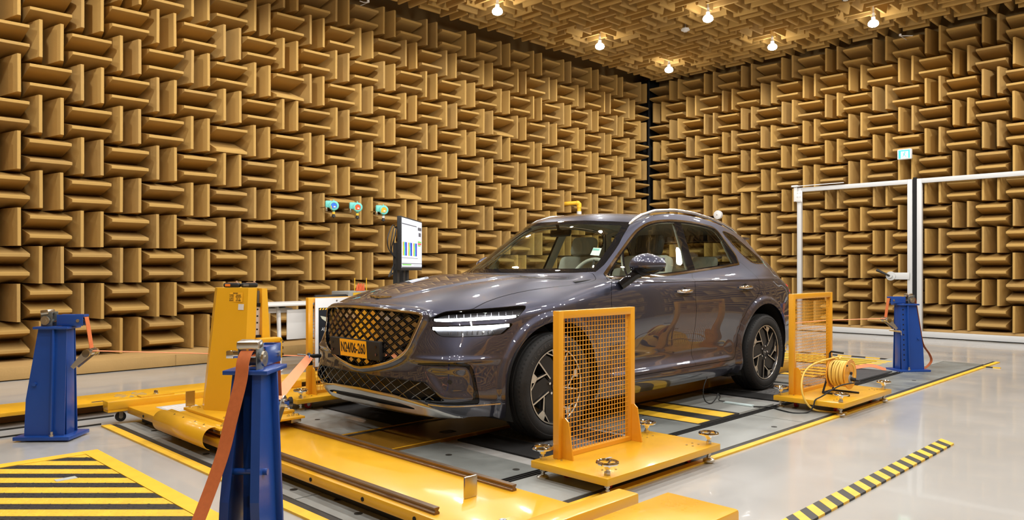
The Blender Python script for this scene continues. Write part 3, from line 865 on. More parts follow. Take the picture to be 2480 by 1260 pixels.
# ---- cabin
def cushion(b, c, d, rot=None): b.box(c, d, rot, min(d) * .42)
for sg in (1, -1):
    st = MB(); rb = rotm(0, math.radians(18), 0)
    cushion(st, (2.30, -sg * .37, .60), (.52, .52, .16)); cushion(st, (2.62, -sg * .37, .92), (.14, .50, .66), rb)
    cushion(st, (2.54, -sg * .59, .66), (.10, .10, .20))
    so = st.build('front_seat', M_cream, car, 40)
    hr = MB(); cushion(hr, (2.735, -sg * .37, 1.325), (.11, .27, .19), rb); hr.build('headrest', M_cream if sg < 0 else M_cabin, so, 40)
    hr = MB(); hr.cyl((2.70, -sg * .37 - .05, 1.2), (2.72, -sg * .37 - .05, 1.28), .007, n=8); hr.cyl((2.70, -sg * .37 + .05, 1.2), (2.72, -sg * .37 + .05, 1.28), .007, n=8); hr.build('headrest_post', M_chrome, so)
rs = MB(); cushion(rs, (3.15, 0, .62), (.5, 1.3, .16)); cushion(rs, (3.48, 0, .88), (.14, 1.28, .52), rotm(0, .35, 0)); rso = rs.build('rear_seat', M_cream, car, 40)
for y in (-.40, .40, 0):
    hr = MB(); cushion(hr, (3.60, y, 1.17), (.09, .26, .13), rotm(0, .3, 0)); hr.build('headrest', M_cream, rso, 40)
db = MB(); db.prism([(1.28, 1.03), (1.62, 1.055), (1.80, 1.04), (1.86, .98), (1.84, .80), (1.6, .62), (1.28, .62)], -.76, .76, rotm(PI / 2, 0, 0)); db.box((1.72, -.05, 1.065), (.03, .36, .10), rotm(0, .3, 0), .01)
db.build('dashboard', M_cabin, car)
sw = MB(); Msw = Matrix.Translation((1.90, -.37, 1.03)) @ rotm(0, math.radians(-64), 0)
ring_ = [Msw @ Vector((.185 * math.cos(a), .185 * math.sin(a), 0)) for a in np.linspace(0, 2 * PI, 33)[:-1]]
sw.tube(ring_, .016, 10, closed=True)
swo = sw.build('steering_wheel', M_cream, car, 60)
s2 = MB(); s2.lathe([(0, .02), (.06, .018), (.075, 0), (.06, -.03), (0, -.05)], Msw, 20); 
for a in (0, PI, -PI / 2): s2.cyl(Msw @ Vector((.06 * math.sin(a + PI / 2), .06 * math.cos(a + PI / 2), 0)), Msw @ Vector((.18 * math.sin(a + PI / 2), .18 * math.cos(a + PI / 2), 0)), .014, n=8)
s2.build('steering_hub', M_cabin, swo, 40)
fw = MB().box((2.3, 0, .40), (2.2, 1.6, .04)); fw.box((2.2, 0, .55), (1.0, .24, .34), None, .03); fw.build('cabin_floor', M_cabin, car)
mir = MB().box((1.98, 0, 1.42), (.03, .22, .06), rotm(0, .3, 0), .012); mir.cyl((1.96, 0, 1.44), (1.93, 0, 1.50), .012, n=8); mir.build('interior_mirror', M_dark, car)
# windscreen sticker
h = BV.ray_cast(Vector((0, -.585, 1.255)), Vector((1, 0, 0))); nn = h[1] if h[1].x < 0 else -h[1]
up = (Vector((0, 0, 1)) - nn * nn.z).normalized(); rt = up.cross(nn)
st = MB(); pc = h[0] - nn * .004
st.add([tuple(pc + rt * x + up * y) for x, y in ((-.052, -.042), (.014, -.052), (.042, .042), (-.020, .050))], [(0, 1, 2, 3)])
sto = st.build('windshield_sticker', mat('sticker_white', (.80, .86, .84), .5), windscreen, 0)
st = MB(); st.add([tuple(pc + nn * .001 + rt * x + up * y) for x, y in ((-.03, .015), (.02, .012), (.026, .034), (-.022, .040))], [(0, 1, 2, 3)])
st.build('sticker_print', mat('sticker_teal', (.25, .55, .55), .5), windscreen, 0)

# ================================================================ ROOM
PW = .41
XL0, YL = 3.336, 9.48          # left wall: first column start, tip plane
XB, YB0 = 13.607, 9.486        # back wall tip plane, first column start
ZB = lambda b: 1.12 + (b - .396) * .4113
M_foam = mat('foam_wedge', (.42, .258, .078), .95, noise=.16, nscale=3.0, bump=.25, bscale=180, spec=.2)
M_foam2 = mat('foam_wedge_aged', (.385, .240, .080), .95, noise=.22, nscale=5.0, bump=.25, bscale=180, spec=.2)
M_foamb = mat('foam_backing', (.28, .18, .07), .95)
M_ledge = mat('foam_ledge', (.44, .275, .10), .85, noise=.20, nscale=2.2, bump=.1, bscale=60)
M_black2 = mat('matt_black', (.006, .006, .006), .9)
M_floor = mat('floor_epoxy', (.43, .425, .405), .20, noise=.07, nscale=1.3, rnoise=.07, coat=.25, bump=.02, bscale=6)
M_yel = mat('machine_yellow', (.72, .375, .014), .34, noise=.05, nscale=4, coat=.25, coat_r=.10, rnoise=.06)
M_yel2 = mat('guard_yellow', (.74, .335, .016), .36, noise=.03, nscale=5, coat=.25, coat_r=.15)
M_line = mat('line_yellow', (.86, .50, .03), .5, noise=.15, nscale=12)
M_bluep = mat('blue_paint', (.009, .055, .27), .33, noise=.12, nscale=6, coat=.3, coat_r=.15, bump=.05, bscale=20)
M_steel = mat('steel_plate', (.20, .212, .20), .42, .25, noise=.22, nscale=3.5, rnoise=.14, bump=.05, bscale=30)
M_steel2 = mat('steel_plate_light', (.32, .33, .31), .40, .15, noise=.10, nscale=2.5, rnoise=.12, bump=.04, bscale=30)
M_rail = mat('rail_brown_steel', (.20, .13, .075), .35, .8, noise=.25, nscale=9)
M_zinc = mat('zinc_metal', (.62, .58, .50), .28, 1., noise=.12, nscale=15)
M_chr = mat('polished_chrome', (.80, .79, .77), .07, 1.)
M_grit = mat('roller_grit', (.10, .10, .10), .75, noise=.95, nscale=42, bump=1., bscale=48)
M_white = mat('white_paint', (.66, .655, .64), .45)
M_door = mat('white_door_frame', (.50, .505, .50), .4)
M_strap = mat('strap_orange', (.52, .135, .035), .8, noise=.15, nscale=60, bump=.12, bscale=700)
M_strapl = mat('strap_orange_light', (.72, .25, .11), .8, noise=.12, nscale=60, bump=.12, bscale=700)
M_rub = mat('black_rubber', (.012, .012, .012), .6)
M_blk = mat('black_stripe_paint', (.020, .018, .014), .5, noise=.3, nscale=14)

# wedge meshes: base PW x PW/2 on local XY, tip towards +Z
def wedge_mesh(depth=.50, droop=0.):
    a, b = PW * .497, PW / 4 * .985; t = .0175; nb = .08; d = depth
    vs = [(-a, -b, -d), (a, -b, -d), (a, b, -d), (-a, b, -d), (-a, -b, -d + nb), (a, -b, -d + nb), (a, b, -d + nb), (-a, b, -d + nb),
          (-a, -t - droop, -.004), (a, -t - droop, -.004), (a, t - droop, -.004), (-a, t - droop, -.004), (-a, -t + .004 - droop, 0), (a, -t + .004 - droop, 0), (a, t - .004 - droop, 0), (-a, t - .004 - droop, 0)]
    fs = [(0, 3, 2, 1), (12, 13, 14, 15)]
    for k in range(3):
        for i in range(4):
            o = k * 4; fs.append((o + i, o + (i + 1) % 4, o + 4 + (i + 1) % 4, o + 4 + i))
    return vs, fs
def wedge_data(name, m, **k):
    vs, fs = wedge_mesh(**k); me = bpy.data.meshes.new(name); me.from_pydata(vs, [], fs); me.materials.append(m); me.update(); return me
W_ME = [wedge_data('acoustic_wedge', M_foam), wedge_data('acoustic_wedge', M_foam2), wedge_data('acoustic_wedge', M_foam, droop=.075)]
rw = random.Random(3)
def cam_px(p):
    f = Vector((math.cos(TH), math.sin(TH), 0)); r = Vector((math.sin(TH), -math.cos(TH), 0)); d = Vector(p) - Vector((0, 0, 1.12)); D = d.dot(f)
    return (1240 + 1843 * d.dot(r) / D, 651.3 - 1843 * d.z / D, D) if D > .3 else (-9999, 0, -1)
def wedge_wall(parent, cells, limit=300):
    """cells: list of (matrix) for each wedge; the nearest visible ones are parts, the rest one stuff mesh"""
    sc_ = []
    for M, kind in cells:
        x, y, D = cam_px(M.translation)
        vis = -60 < x < 2540 and -60 < y < 1320 and D > 0
        sc_.append((0 if vis else 1, D if D > 0 else 99, M, kind))
    sc_.sort(key=lambda q: (q[0], q[1]))
    rest = MB()
    for i, (v, D, M, kind) in enumerate(sc_):
        if i < limit and v == 0:
            o = bpy.data.objects.new('acoustic_wedge', W_ME[kind]); C.objects.link(o); o.parent = parent; o.matrix_world = M
        else:
            vs, fs = wedge_mesh(droop=.075 if kind == 2 else 0.)
            rest.mi = 1 if kind == 1 else 0
            rest.add(vs, fs, M)
    o = rest.build('acoustic_wedge_field', [M_foam, M_foam2], parent, 0); o['kind'] = 'stuff'
    return o
def jit(a=.006): return rw.uniform(-a, a)
def cells_for(frame, cols, rows, vert0, skip=None, droops=()):
    """frame(u, v) -> matrix with local X along u, Y along v, Z out of the wall"""
    out = []
    for c in cols:
        for r in rows:
            if skip and skip(c, r): continue
            vertical = (c + r) % 2 == vert0
            for k in (-1, 1):
                M = frame(c + .5 + (k * .25 if vertical else 0), r + .5 + (0 if vertical else k * .25))
                kind = 1 if rw.random() < .3 else 0
                if not vertical and k == -1 and (c, r) in droops: kind = 2
                R_ = Matrix.Rotation(PI / 2 if vertical else 0, 4, 'Z')
                J_ = Matrix.Translation((jit(.003), jit(.003), jit(.008))) @ rotm(jit(.010), jit(.010), jit(.006))
                out.append((M @ R_ @ J_, kind))
    return out
def basis(u, v, n, o): return Matrix(((u[0], v[0], n[0], o[0]), (u[1], v[1], n[1], o[1]), (u[2], v[2], n[2], o[2]), (0, 0, 0, 1)))
V3 = Vector
# left wall (tips at Y=YL facing -Y): u=+X, v=+Z, n=-Y
def fr_left(u, v): return basis((1, 0, 0), (0, 0, 1), (0, -1, 0), (XL0 + u * PW, YL, ZB(v)))
def fr_back(u, v): return basis((0, -1, 0), (0, 0, 1), (-1, 0, 0), (XB, YB0 - u * PW, ZB(v)))
ZC = ZB(10) + .03
def fr_ceil(u, v): return basis((1, 0, 0), (0, -1, 0), (0, 0, -1), (XL0 + u * PW - .25, YL - .15 - v * PW, ZC))
YR = -3.2; XN = -3.0
def fr_right(u, v): return basis((1, 0, 0), (0, 0, 1), (0, 1, 0), (XN + u * PW, YR, ZB(v)))
def fr_near(u, v): return basis((0, 1, 0), (0, 0, 1), (1, 0, 0), (XN, YR + u * PW, ZB(v)))
def wall(name, c, d, m=M_foamb):
    o = MB().box(c, d).build(name, m, None, 0); o['kind'] = 'structure'; return o
H0, H1 = -.02, 5.66
wl_ = wall('wall_left', ((XN + 14.3) / 2, YL + .55, 2.85), (14.3 - XN + 1.2, .1, 5.9))
wb_ = wall('wall_back', (XB + .55, (YR + YL) / 2, 2.85), (.1, YL - YR + 1.2, 5.9))
wr_ = wall('wall_right', ((XN + 14.3) / 2, YR - .55, 2.85), (14.3 - XN + 1.2, .1, 5.9))
wn_ = wall('wall_near', (XN - .55, (YR + YL) / 2, 2.85), (.1, YL - YR + 1.2, 5.9))
ce_ = wall('ceiling', ((XN + 14.3) / 2, (YR + YL) / 2, ZC + .56), (14.3 - XN + 1.2, YL - YR + 1.2, .1))
fl_ = wall('floor', ((XN + 14.3) / 2, (YR + YL) / 2, -.06), (14.3 - XN + 1.2, YL - YR + 1.2, .1), M_floor)
rows = range(-2, 10)
def dr_at(X, Z): return (math.floor((X - XL0) / PW), math.floor((Z - 1.12) / .4113 + .396))
droops = [dr_at(5.16, 3.5), dr_at(4.35, 2.72), dr_at(9.24, 3.52), dr_at(7.18, 2.28)]
# vertical pairs: even column with odd row start (rows b-1..b with b even)
wedge_wall(wl_, cells_for(fr_left, range(-11, 25), rows, 1, droops=droops))
wedge_wall(wb_, cells_for(fr_back, range(0, 30), rows, 0, droops=[(5, 4), (5, 3)]))
wedge_wall(ce_, cells_for(fr_ceil, range(-15, 26), range(0, 31), 1, skip=lambda c, r: False), 300)
wedge_wall(wr_, cells_for(fr_right, range(0, 40), rows, 1), 0)
wedge_wall(wn_, cells_for(fr_near, range(0, 31), rows, 1), 0)
o = MB().box((XB + .0, YL + .02, 2.6), (.02, .03, 5.2)).build('trim_corner', M_black2, None, 0); o['kind'] = 'structure'
o = MB().box((XB + .29, YL + .29, 2.6), (.40, .40, 5.2)).build('trim_corner_fill', M_black2, None, 0); o['kind'] = 'structure'; o.name = 'trim_2'
bpy.data.objects['trim_corner'].name = 'trim_1'
lg_ = MB().box((5.3, (8.97 + 10.0) / 2, .065), (17.0, 10.0 - 8.97, .13), None, .004)
lg_ = lg_.build('baseboard_left', M_ledge, None, 30); lg_['kind'] = 'structure'
for x in (1.05, 3.45, 5.9, 8.3, 10.7): MB().box((x, 8.9685, .065), (.004, .004, .125)).build('panel_joint', M_foamb, lg_, 0)
lb_ = MB().box((XB + .25, 3.2, .065), (.46, 12.4, .13)).build('baseboard_back', M_ledge, None, 0); lb_['kind'] = 'structure'

# doors with white frames on the back wall
def door(name, y0, y1, z1, hinge, handle):
    X = XB - .045
    t = .075
    b = MB()
    b.box((X, y0 - t / 2, z1 / 2), (.07, t, z1), None, .004); b.box((X, y1 + t / 2, z1 / 2), (.07, t, z1), None, .004)
    b.box((X, (y0 + y1) / 2, z1 - t / 2 - .001), (.068, abs(y0 - y1) - 2 * t, t), None, .004); b.box((X, (y0 + y1) / 2, .05), (.068, abs(y0 - y1) - 2 * t, .09), None, .004)
    o = b.build(name, M_door, None, 30); o['kind'] = 'structure'
    if hinge:
        h = MB(); h.box((X - .05, y0 + .02, z1 - .10), (.03, .06, .30), None, .004); h.box((X - .05, y0 - .05, z1 - .16), (.012, .11, .20), None, .003); h.box((X - .055, y0 + .02, z1 + .03), (.09, .12, .03), None, .004)
        h.box((X - .05, y0 - .45, z1 + .03), (.02, .8, .012))
        for i in range(3):
            for j in range(2): h.cyl((X - .055, y0 - .02 - j * .05, z1 - .23 + i * .07), (X - .066, y0 - .02 - j * .05, z1 - .23 + i * .07), .010, n=8)
        h.build('hinge', M_white, o)
        s_ = MB().box((X, y1 - .035, z1 / 2), (.06, .05, z1 + .05)).build('door_seal', M_black2, o, 0)
    if handle:
        h = MB(); h.box((X - .05, y1 + t + .11, 1.0), (.014, .30, .115), None, .005); h.cyl((X - .04, y1 + t + .25, 1.0), (X - .07, y1 + t + .25, 1.0), .075, n=28); h.cyl((X - .07, y1 + t + .25, 1.0), (X - .11, y1 + t + .25, 1.0), .035, n=18)
        h.build('handle_plate', M_door, o, 30)
        h = MB(); h.tube([(X - .11, y1 + t + .25, 1.0), (X - .13, y1 + t + .33, 1.045), (X - .13, y1 + t + .45, 1.10)], [.016, .018, .026], 10); h.build('lever', M_rub, o, 40)
    return o
door('door_1', 6.19, 4.235, 2.60, True, True)
door('door_2', 4.165, 2.10, 2.60, False, False)

# ================================================================ FLOOR FITTINGS
def strip(name, x0, x1, y0, y1, z0, z1, m, label=None, cat=None, parent=None, group=None, bev=0):
    b = MB().box(((x0 + x1) / 2, (y0 + y1) / 2, (z0 + z1) / 2), (x1 - x0, y1 - y0, z1 - z0), None, bev)
    o = b.build(name, m, parent, 30 if bev else 0)
    if label: tag(o, label, cat, group)
    if parent is fl_: pass
    return o
Z0 = -.01
e_ = .001
M_linew = mat('line_yellow_worn', (.86, .47, .03), .5, noise=.3, nscale=10)
def floor_part(name, x0, x1, y0, y1, m, z=.003): return strip(name, x0, x1, y0, y1, Z0, z, m, parent=fl_)
floor_part('yellow_line', 2.75, 10.6, 2.340, 2.384, M_linew, .0015)
floor_part('edge_joint', 1.84, 10.6, 2.385, 2.415, M_blk, .001)
floor_part('yellow_line', 1.755, 1.815, 1.2, 5.92, M_linew, .0015)
floor_part('edge_joint', 1.815, 1.85, 1.2, 5.90, M_blk, .001)
# steel deck plates, separate with open joints
def plates(xs, ys, m, z=.004, g=.004, name='deck_plate'):
    for i in range(len(xs) - 1):
        for j in range(len(ys) - 1):
            o = strip(name, xs[i] + g, xs[i + 1] - g, ys[j] + g, ys[j + 1] - g, Z0, z + rw.uniform(-.0008, .0008), m if rw.random() < .7 else M_steel2, parent=fl_)
plates([2.6, 4.0, 5.4, 6.8, 7.75, 8.75, 10.2], [2.415, 2.83], M_steel)
plates([1.85, 2.75], [2.415, 3.35, 3.8, 4.72, 5.25, 5.87], M_steel2)
plates([2.75, 3.13], [2.89, 3.8], M_steel); plates([4.20, 4.80], [2.89, 3.4, 3.8], M_steel)
plates([2.75, 3.13], [4.44, 5.5], M_steel); plates([4.20, 5.0, 6.0], [4.44, 5.5], M_steel)
plates([5.40, 5.98], [2.93, 3.70], M_steel2); plates([7.18, 7.7], [2.89, 3.7], M_steel); plates([2.0, 3.2, 4.6, 6.0, 7.4, 8.8], [5.5, 5.87], M_steel)
plates([8.75, 10.2], [2.83, 3.4], M_steel2)
bh = MB()
for (x, y) in ((2.0, 5.72), (1.95, 5.45), (1.98, 5.05), (1.93, 4.55), (2.0, 4.15), (1.93, 3.5), (2.0, 3.2), (1.95, 2.95), (2.0, 2.62), (4.2, 2.6), (5.1, 2.5), (5.9, 2.72), (4.6, 3.3), (3.0, 2.98), (2.95, 3.5), (7.2, 2.6), (2.95, 5.0), (8.2, 2.55)):
    bh.cyl((x, y, .003), (x, y, .0058), .020, n=14)
o = bh.build('bolt_hole', M_blk, fl_, 0); o['kind'] = 'stuff'
# slot with guide rails, running along the deck
sl = strip('slot_rail', 2.75, 8.75, 2.832, 2.89, Z0, .002, M_black2, parent=fl_)
for y in (2.836, 2.862, 2.886): strip('guide_edge', 2.75, 8.75, y - .0025, y + .0025, 0, .008, M_rub, parent=sl)
# rollers with gritty surface under each wheel
def roller(x, y0, y1, label):
    b = MB(); vs = []; fs = []; n = 24; Rr = 1.9; hw = .41
    for i in range(n + 1):
        dx = -hw + 2 * hw * i / n; z = .0005 + math.sqrt(Rr * Rr - dx * dx) - Rr + .004
        for y in (y0, y1): vs.append((x + dx, y, max(z, -.05)))
    for i in range(n): fs.append((2 * i, 2 * i + 1, 2 * i + 3, 2 * i + 2))
    b.add(vs, fs)
    o = b.build('roller_surface', M_grit, None, 60); tag(o, label, 'roller'); return o
for x, y0, y1, l in ((3.70, 2.98, 3.78, 'black gritty roller under the near front wheel'), (6.58, 2.95, 3.70, 'black gritty roller under the near rear wheel'), (3.70, 4.46, 5.45, 'black gritty roller under the far front wheel'), (6.58, 4.46, 5.45, 'black gritty roller under the far rear wheel')):
    strip('roller_pit', x - .43, x + .43, y0 - .01, y1 + .01, Z0, .0008, M_black2, parent=fl_)
    r = roller(x, y0, y1, l); r.location.z = .003
# centre cover plate under the car
cp = strip('centre_cover', 2.75, 5.0, 3.83, 4.41, Z0, .010, mat('cover_yellow_shaded', (.22, .105, .012), .22, noise=.3, nscale=5), 'yellow centre floor cover with shade painted in between the front wheels under the car', 'floor cover')  # yellow cover; the shade beneath the car is put into its brown colour
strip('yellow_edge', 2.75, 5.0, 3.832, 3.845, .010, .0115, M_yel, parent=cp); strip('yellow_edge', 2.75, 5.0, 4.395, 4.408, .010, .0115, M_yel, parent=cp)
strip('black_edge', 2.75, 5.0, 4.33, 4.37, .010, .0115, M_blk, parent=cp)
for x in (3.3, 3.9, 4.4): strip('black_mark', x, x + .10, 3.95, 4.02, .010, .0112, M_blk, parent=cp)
strip('centre_beam', 5.05, 8.2, 3.76, 4.30, .0, .105, mat('beam_yellow_shaded', (.46, .24, .014), .28, noise=.12, nscale=5), 'long raised yellow beam lying under the rear of the car', 'beam', bev=.006)  # yellow paint darkened in colour to stand for shade under the car
# yellow and black striped patch beside the slot
hz = strip('striped_patch', 4.80, 5.40, 2.93, 3.72, Z0, .0035, M_blk, 'yellow and black striped floor patch under the car sill', 'floor marking')
for x0, x1 in ((4.82, 4.985), (5.16, 5.345)): strip('yellow_stripe', x0, x1, 2.94, 3.70, .0035, .005, M_linew, parent=hz)
# yellow hatching behind the car
hz = strip('striped_patch', 7.72, 8.6, 3.35, 3.74, Z0, .0035, M_blk, 'yellow and black striped floor patch behind the rear wheel', 'floor marking')
for k in range(4): strip('yellow_stripe', 7.74 + k * .23, 7.86 + k * .23, 3.36, 3.73, .0035, .005, M_linew, parent=hz)
hz = strip('striped_patch', 8.95, 9.75, 3.25, 4.9, Z0, .0035, M_blk, 'striped yellow and black floor patch in front of the doors', 'floor marking')
for k in range(5): strip('yellow_stripe', 8.96 + k * .165, 9.06 + k * .165, 3.26, 4.88, .0035, .005, M_linew, parent=hz)
strip('rubber_mat', 7.74, 8.72, 2.93, 3.32, .0, .014, mat('mat_charcoal', (.05, .05, .052), .8, bump=.5, bscale=150), 'flat dark grey rubber mat behind the rear guard cart', 'mat')
strip('rubber_mat', 7.74, 8.72, 4.45, 5.2, .0, .014, bpy.data.materials['mat_charcoal'], 'flat dark grey rubber mat behind the far rear wheel', 'mat')

def stripe_mat(name, period, direction, duty=.5, a=(.86, .52, .04), b=(.020, .017, .013), bumpy=False):
    m = mat(name, a, .5); nt = m.node_tree; bs = nt.nodes['Principled BSDF']
    tc = nt.nodes.new('ShaderNodeTexCoord'); dt = nt.nodes.new('ShaderNodeVectorMath'); dt.operation = 'DOT_PRODUCT'; dt.inputs[1].default_value = tuple(direction)
    nt.links.new(tc.outputs['Object'], dt.inputs[0])
    dv = nt.nodes.new('ShaderNodeMath'); dv.operation = 'DIVIDE'; dv.inputs[1].default_value = period; nt.links.new(dt.outputs['Value'], dv.inputs[0])
    fr = nt.nodes.new('ShaderNodeMath'); fr.operation = 'FRACT'; nt.links.new(dv.outputs[0], fr.inputs[0])
    gt = nt.nodes.new('ShaderNodeMath'); gt.operation = 'GREATER_THAN'; gt.inputs[1].default_value = duty; nt.links.new(fr.outputs[0], gt.inputs[0])
    nz = nt.nodes.new('ShaderNodeTexNoise'); nz.inputs['Scale'].default_value = 14; nz.inputs['Detail'].default_value = 6; nt.links.new(tc.outputs['Object'], nz.inputs['Vector'])
    mx = nt.nodes.new('ShaderNodeMixRGB'); mx.inputs[1].default_value = a + (1,); mx.inputs[2].default_value = b + (1,); nt.links.new(gt.outputs[0], mx.inputs[0])
    m2 = nt.nodes.new('ShaderNodeMixRGB'); m2.blend_type = 'MULTIPLY'; m2.inputs[0].default_value = .35; nt.links.new(mx.outputs[0], m2.inputs[1]); nt.links.new(nz.outputs['Color'], m2.inputs[2])
    nt.links.new(m2.outputs[0], bs.inputs['Base Color'])
    return m
# diagonal hazard tape on the right (built as pieces)
tp = empty('hazard_tape', (0, 0, 0)); tag(tp, 'black and yellow diagonal striped floor tape on the right', 'floor tape')
x = 2.70; k = 0
while x < 5.42:
    y0, y1 = 1.458, 1.556; jx = rw.uniform(-.002, .002)
    b = MB(); dx = .093
    b.prism([(x, y0), (x + .070, y0), (x + .070 + dx, y1 + jx), (x + dx, y1 + jx)], Z0, .0012 if k % 2 else .0016)
    b.build('tape_stripe', M_blk if k % 2 else M_linew, tp, 0)
    x += .0705; k += 1
# thin tape line at the far end
tp = strip('floor_tape', 9.98, 10.01, 2.2, 6.4, Z0, .0015, stripe_mat('thin_tape', .35, (0, 1, 0), .5), 'thin black and yellow tape line across the floor before the doors', 'floor tape')
strip('floor_tape', 4.0, 9.98, 6.85, 6.88, Z0, .0015, stripe_mat('thin_tape_long', .35, (1, 0, 0), .5), 'thin black and yellow tape line along the floor beyond the car', 'floor tape')
# chequer plate with diagonal stripes, bottom left
cq = empty('striped_floor_plate', (0, 0, 0)); tag(cq, 'black and yellow striped steel floor plate in the left corner', 'floor plate')
strip('base_plate', .30, 1.41, 2.2, 5.04, Z0, .004, M_blk, parent=cq)
Fv = (math.cos(TH), math.sin(TH)); Rv = (math.sin(TH), -math.cos(TH))
def clip_poly(poly, x0, x1, y0, y1):
    for ax, v, s in ((0, x0, 1), (0, x1, -1), (1, y0, 1), (1, y1, -1)):
        out = []
        for i in range(len(poly)):
            a, b = poly[i], poly[(i + 1) % len(poly)]; da, db = (a[ax] - v) * s, (b[ax] - v) * s
            if da >= 0: out.append(a)
            if da * db < 0: t = da / (da - db); out.append((a[0] + (b[0] - a[0]) * t, a[1] + (b[1] - a[1]) * t))
        poly = out
        if not poly: return None
    return poly
bp_ = MB()
for k in range(-2, 30):
    d0 = 4.590 - k * .178; d1 = d0 - .093
    q = [(Fv[0] * d + Rv[0] * r, Fv[1] * d + Rv[1] * r) for d, r in ((d0, -6), (d0, 6), (d1, 6), (d1, -6))]
    c_ = clip_poly(q, .301, 1.409, 2.201, 5.039)
    if c_ and len(c_) > 2: MB().prism(c_, .004, .0052).build('yellow_stripe', M_linew, cq, 0)
# raised chequer lugs
i = 0
yy = 2.22
while yy < 5.02:
    xx = .32 + (.016 if i % 2 else 0)
    while xx < 1.40:
        a_ = PI / 4 if (int(xx * 31) + i) % 2 else -PI / 4
        c, s = math.cos(a_) * .011, math.sin(a_) * .011; cx_, sx_ = -s * .28, c * .28
        bp_.add([(xx - c, yy - s, .0052), (xx + cx_, yy + sx_, .0052), (xx + c, yy + s, .0052), (xx - cx_, yy - sx_, .0052), (xx, yy, .0072)], [(0, 1, 4), (1, 2, 4), (2, 3, 4), (3, 0, 4)])
        xx += .033
    yy += .033; i += 1
M_lug = stripe_mat('lug_paint', .178, (Fv[0], Fv[1], 0), .5225); 
o = bp_.build('chequer_lug', M_lug, cq, 0); o['kind'] = 'stuff'
for n_ in M_lug.node_tree.nodes:
    if n_.type == 'MATH' and n_.operation == 'DIVIDE':
        ad = M_lug.node_tree.nodes.new('ShaderNodeMath'); ad.operation = 'SUBTRACT'; ad.inputs[1].default_value = (4.590 - .093) % .178 ; ln = n_.inputs[0].links[0].from_socket
        M_lug.node_tree.links.new(ln, ad.inputs[0]); M_lug.node_tree.links.new(ad.outputs[0], n_.inputs[0])
strip('border_strip', 1.412, 1.50, 2.2, 5.13, Z0, .007, M_line, parent=cq); strip('border_strip', .30, 1.411, 5.043, 5.13, Z0, .007, M_line, parent=cq)
strip('tape_scrap', 1.12, 1.22, 4.50, 4.55, .0052, .0075, mat('scrap_grey', (.45, .47, .42), .5), parent=cq)
floor_part('joint_line', .2, 1.95, 6.27, 6.285, M_blk, .0006); floor_part('joint_line', .2, 1.78, 6.0, 6.008, M_blk, .0006)

# ================================================================ HAND-WHEEL FOOT, GUARD CARTS
def lathe_at(b, prof, x, y, z, n=24, M=None): return b.lathe(prof, Matrix.Translation((x, y, z)) @ (M or Matrix()), n)
def screw_foot(parent, x, y, top, name='levelling_foot'):
    e = empty(name, (x, y, 0), parent=parent)
    b = MB(); b.cyl((0, 0, .012), (0, 0, top + .05), .0085, n=12)
    b.lathe([(0, .0), (.033, .0), (.033, .012), (.026, .018), (.012, .022), (.012, .03)], None, 20)
    b.cyl((0, 0, top + .0), (0, 0, top + .018), .017, n=6); b.cyl((0, 0, top - .06), (0, 0, top - .05), .015, n=6)
    b.build('threaded_rod', M_zinc, e, 30)
    h = MB(); zz = top + .043
    h.tube([(.050 * math.cos(a), .050 * math.sin(a), zz + .020) for a in np.linspace(0, 2 * PI, 29)[:-1]], .0088, 8, closed=True)
    for a in (0.3, 0.3 + 2 * PI / 3, .3 + 4 * PI / 3): h.cyl((0, 0, zz + .008), (.048 * math.cos(a), .048 * math.sin(a), zz + .020), .006, n=8)
    h.lathe([(0, zz - .012), (.014, zz - .012), (.019, zz - .002), (.022, zz + .006), (.014, zz + .014), (0, zz + .015)], None, 18)
    h.build('handwheel', M_chr, e, 40)
    return e
M_redw = mat('castor_red', (.50, .02, .035), .4)
def castor(parent, x, y, top, r=.028, mw=None):
    e = empty('castor', (x, y, 0), parent=parent)
    b = MB(); b.box((0, 0, top - .003), (.07, .05, .006)); 
    for q in (-1, 1): b.box((0, q * .014, (top + r) / 2), (.026, .003, top - r * .7))
    b.build('bracket', M_zinc, e, 0)
    w = MB(); w.cyl((0, -.011, r), (0, .011, r), r, n=20); w.build('castor_wheel', mw or M_redw, e, 30)
    w = MB(); w.cyl((0, -.013, r), (0, .013, r), r * .4, n=12); w.build('castor_hub', M_zinc, e, 30)
    return e
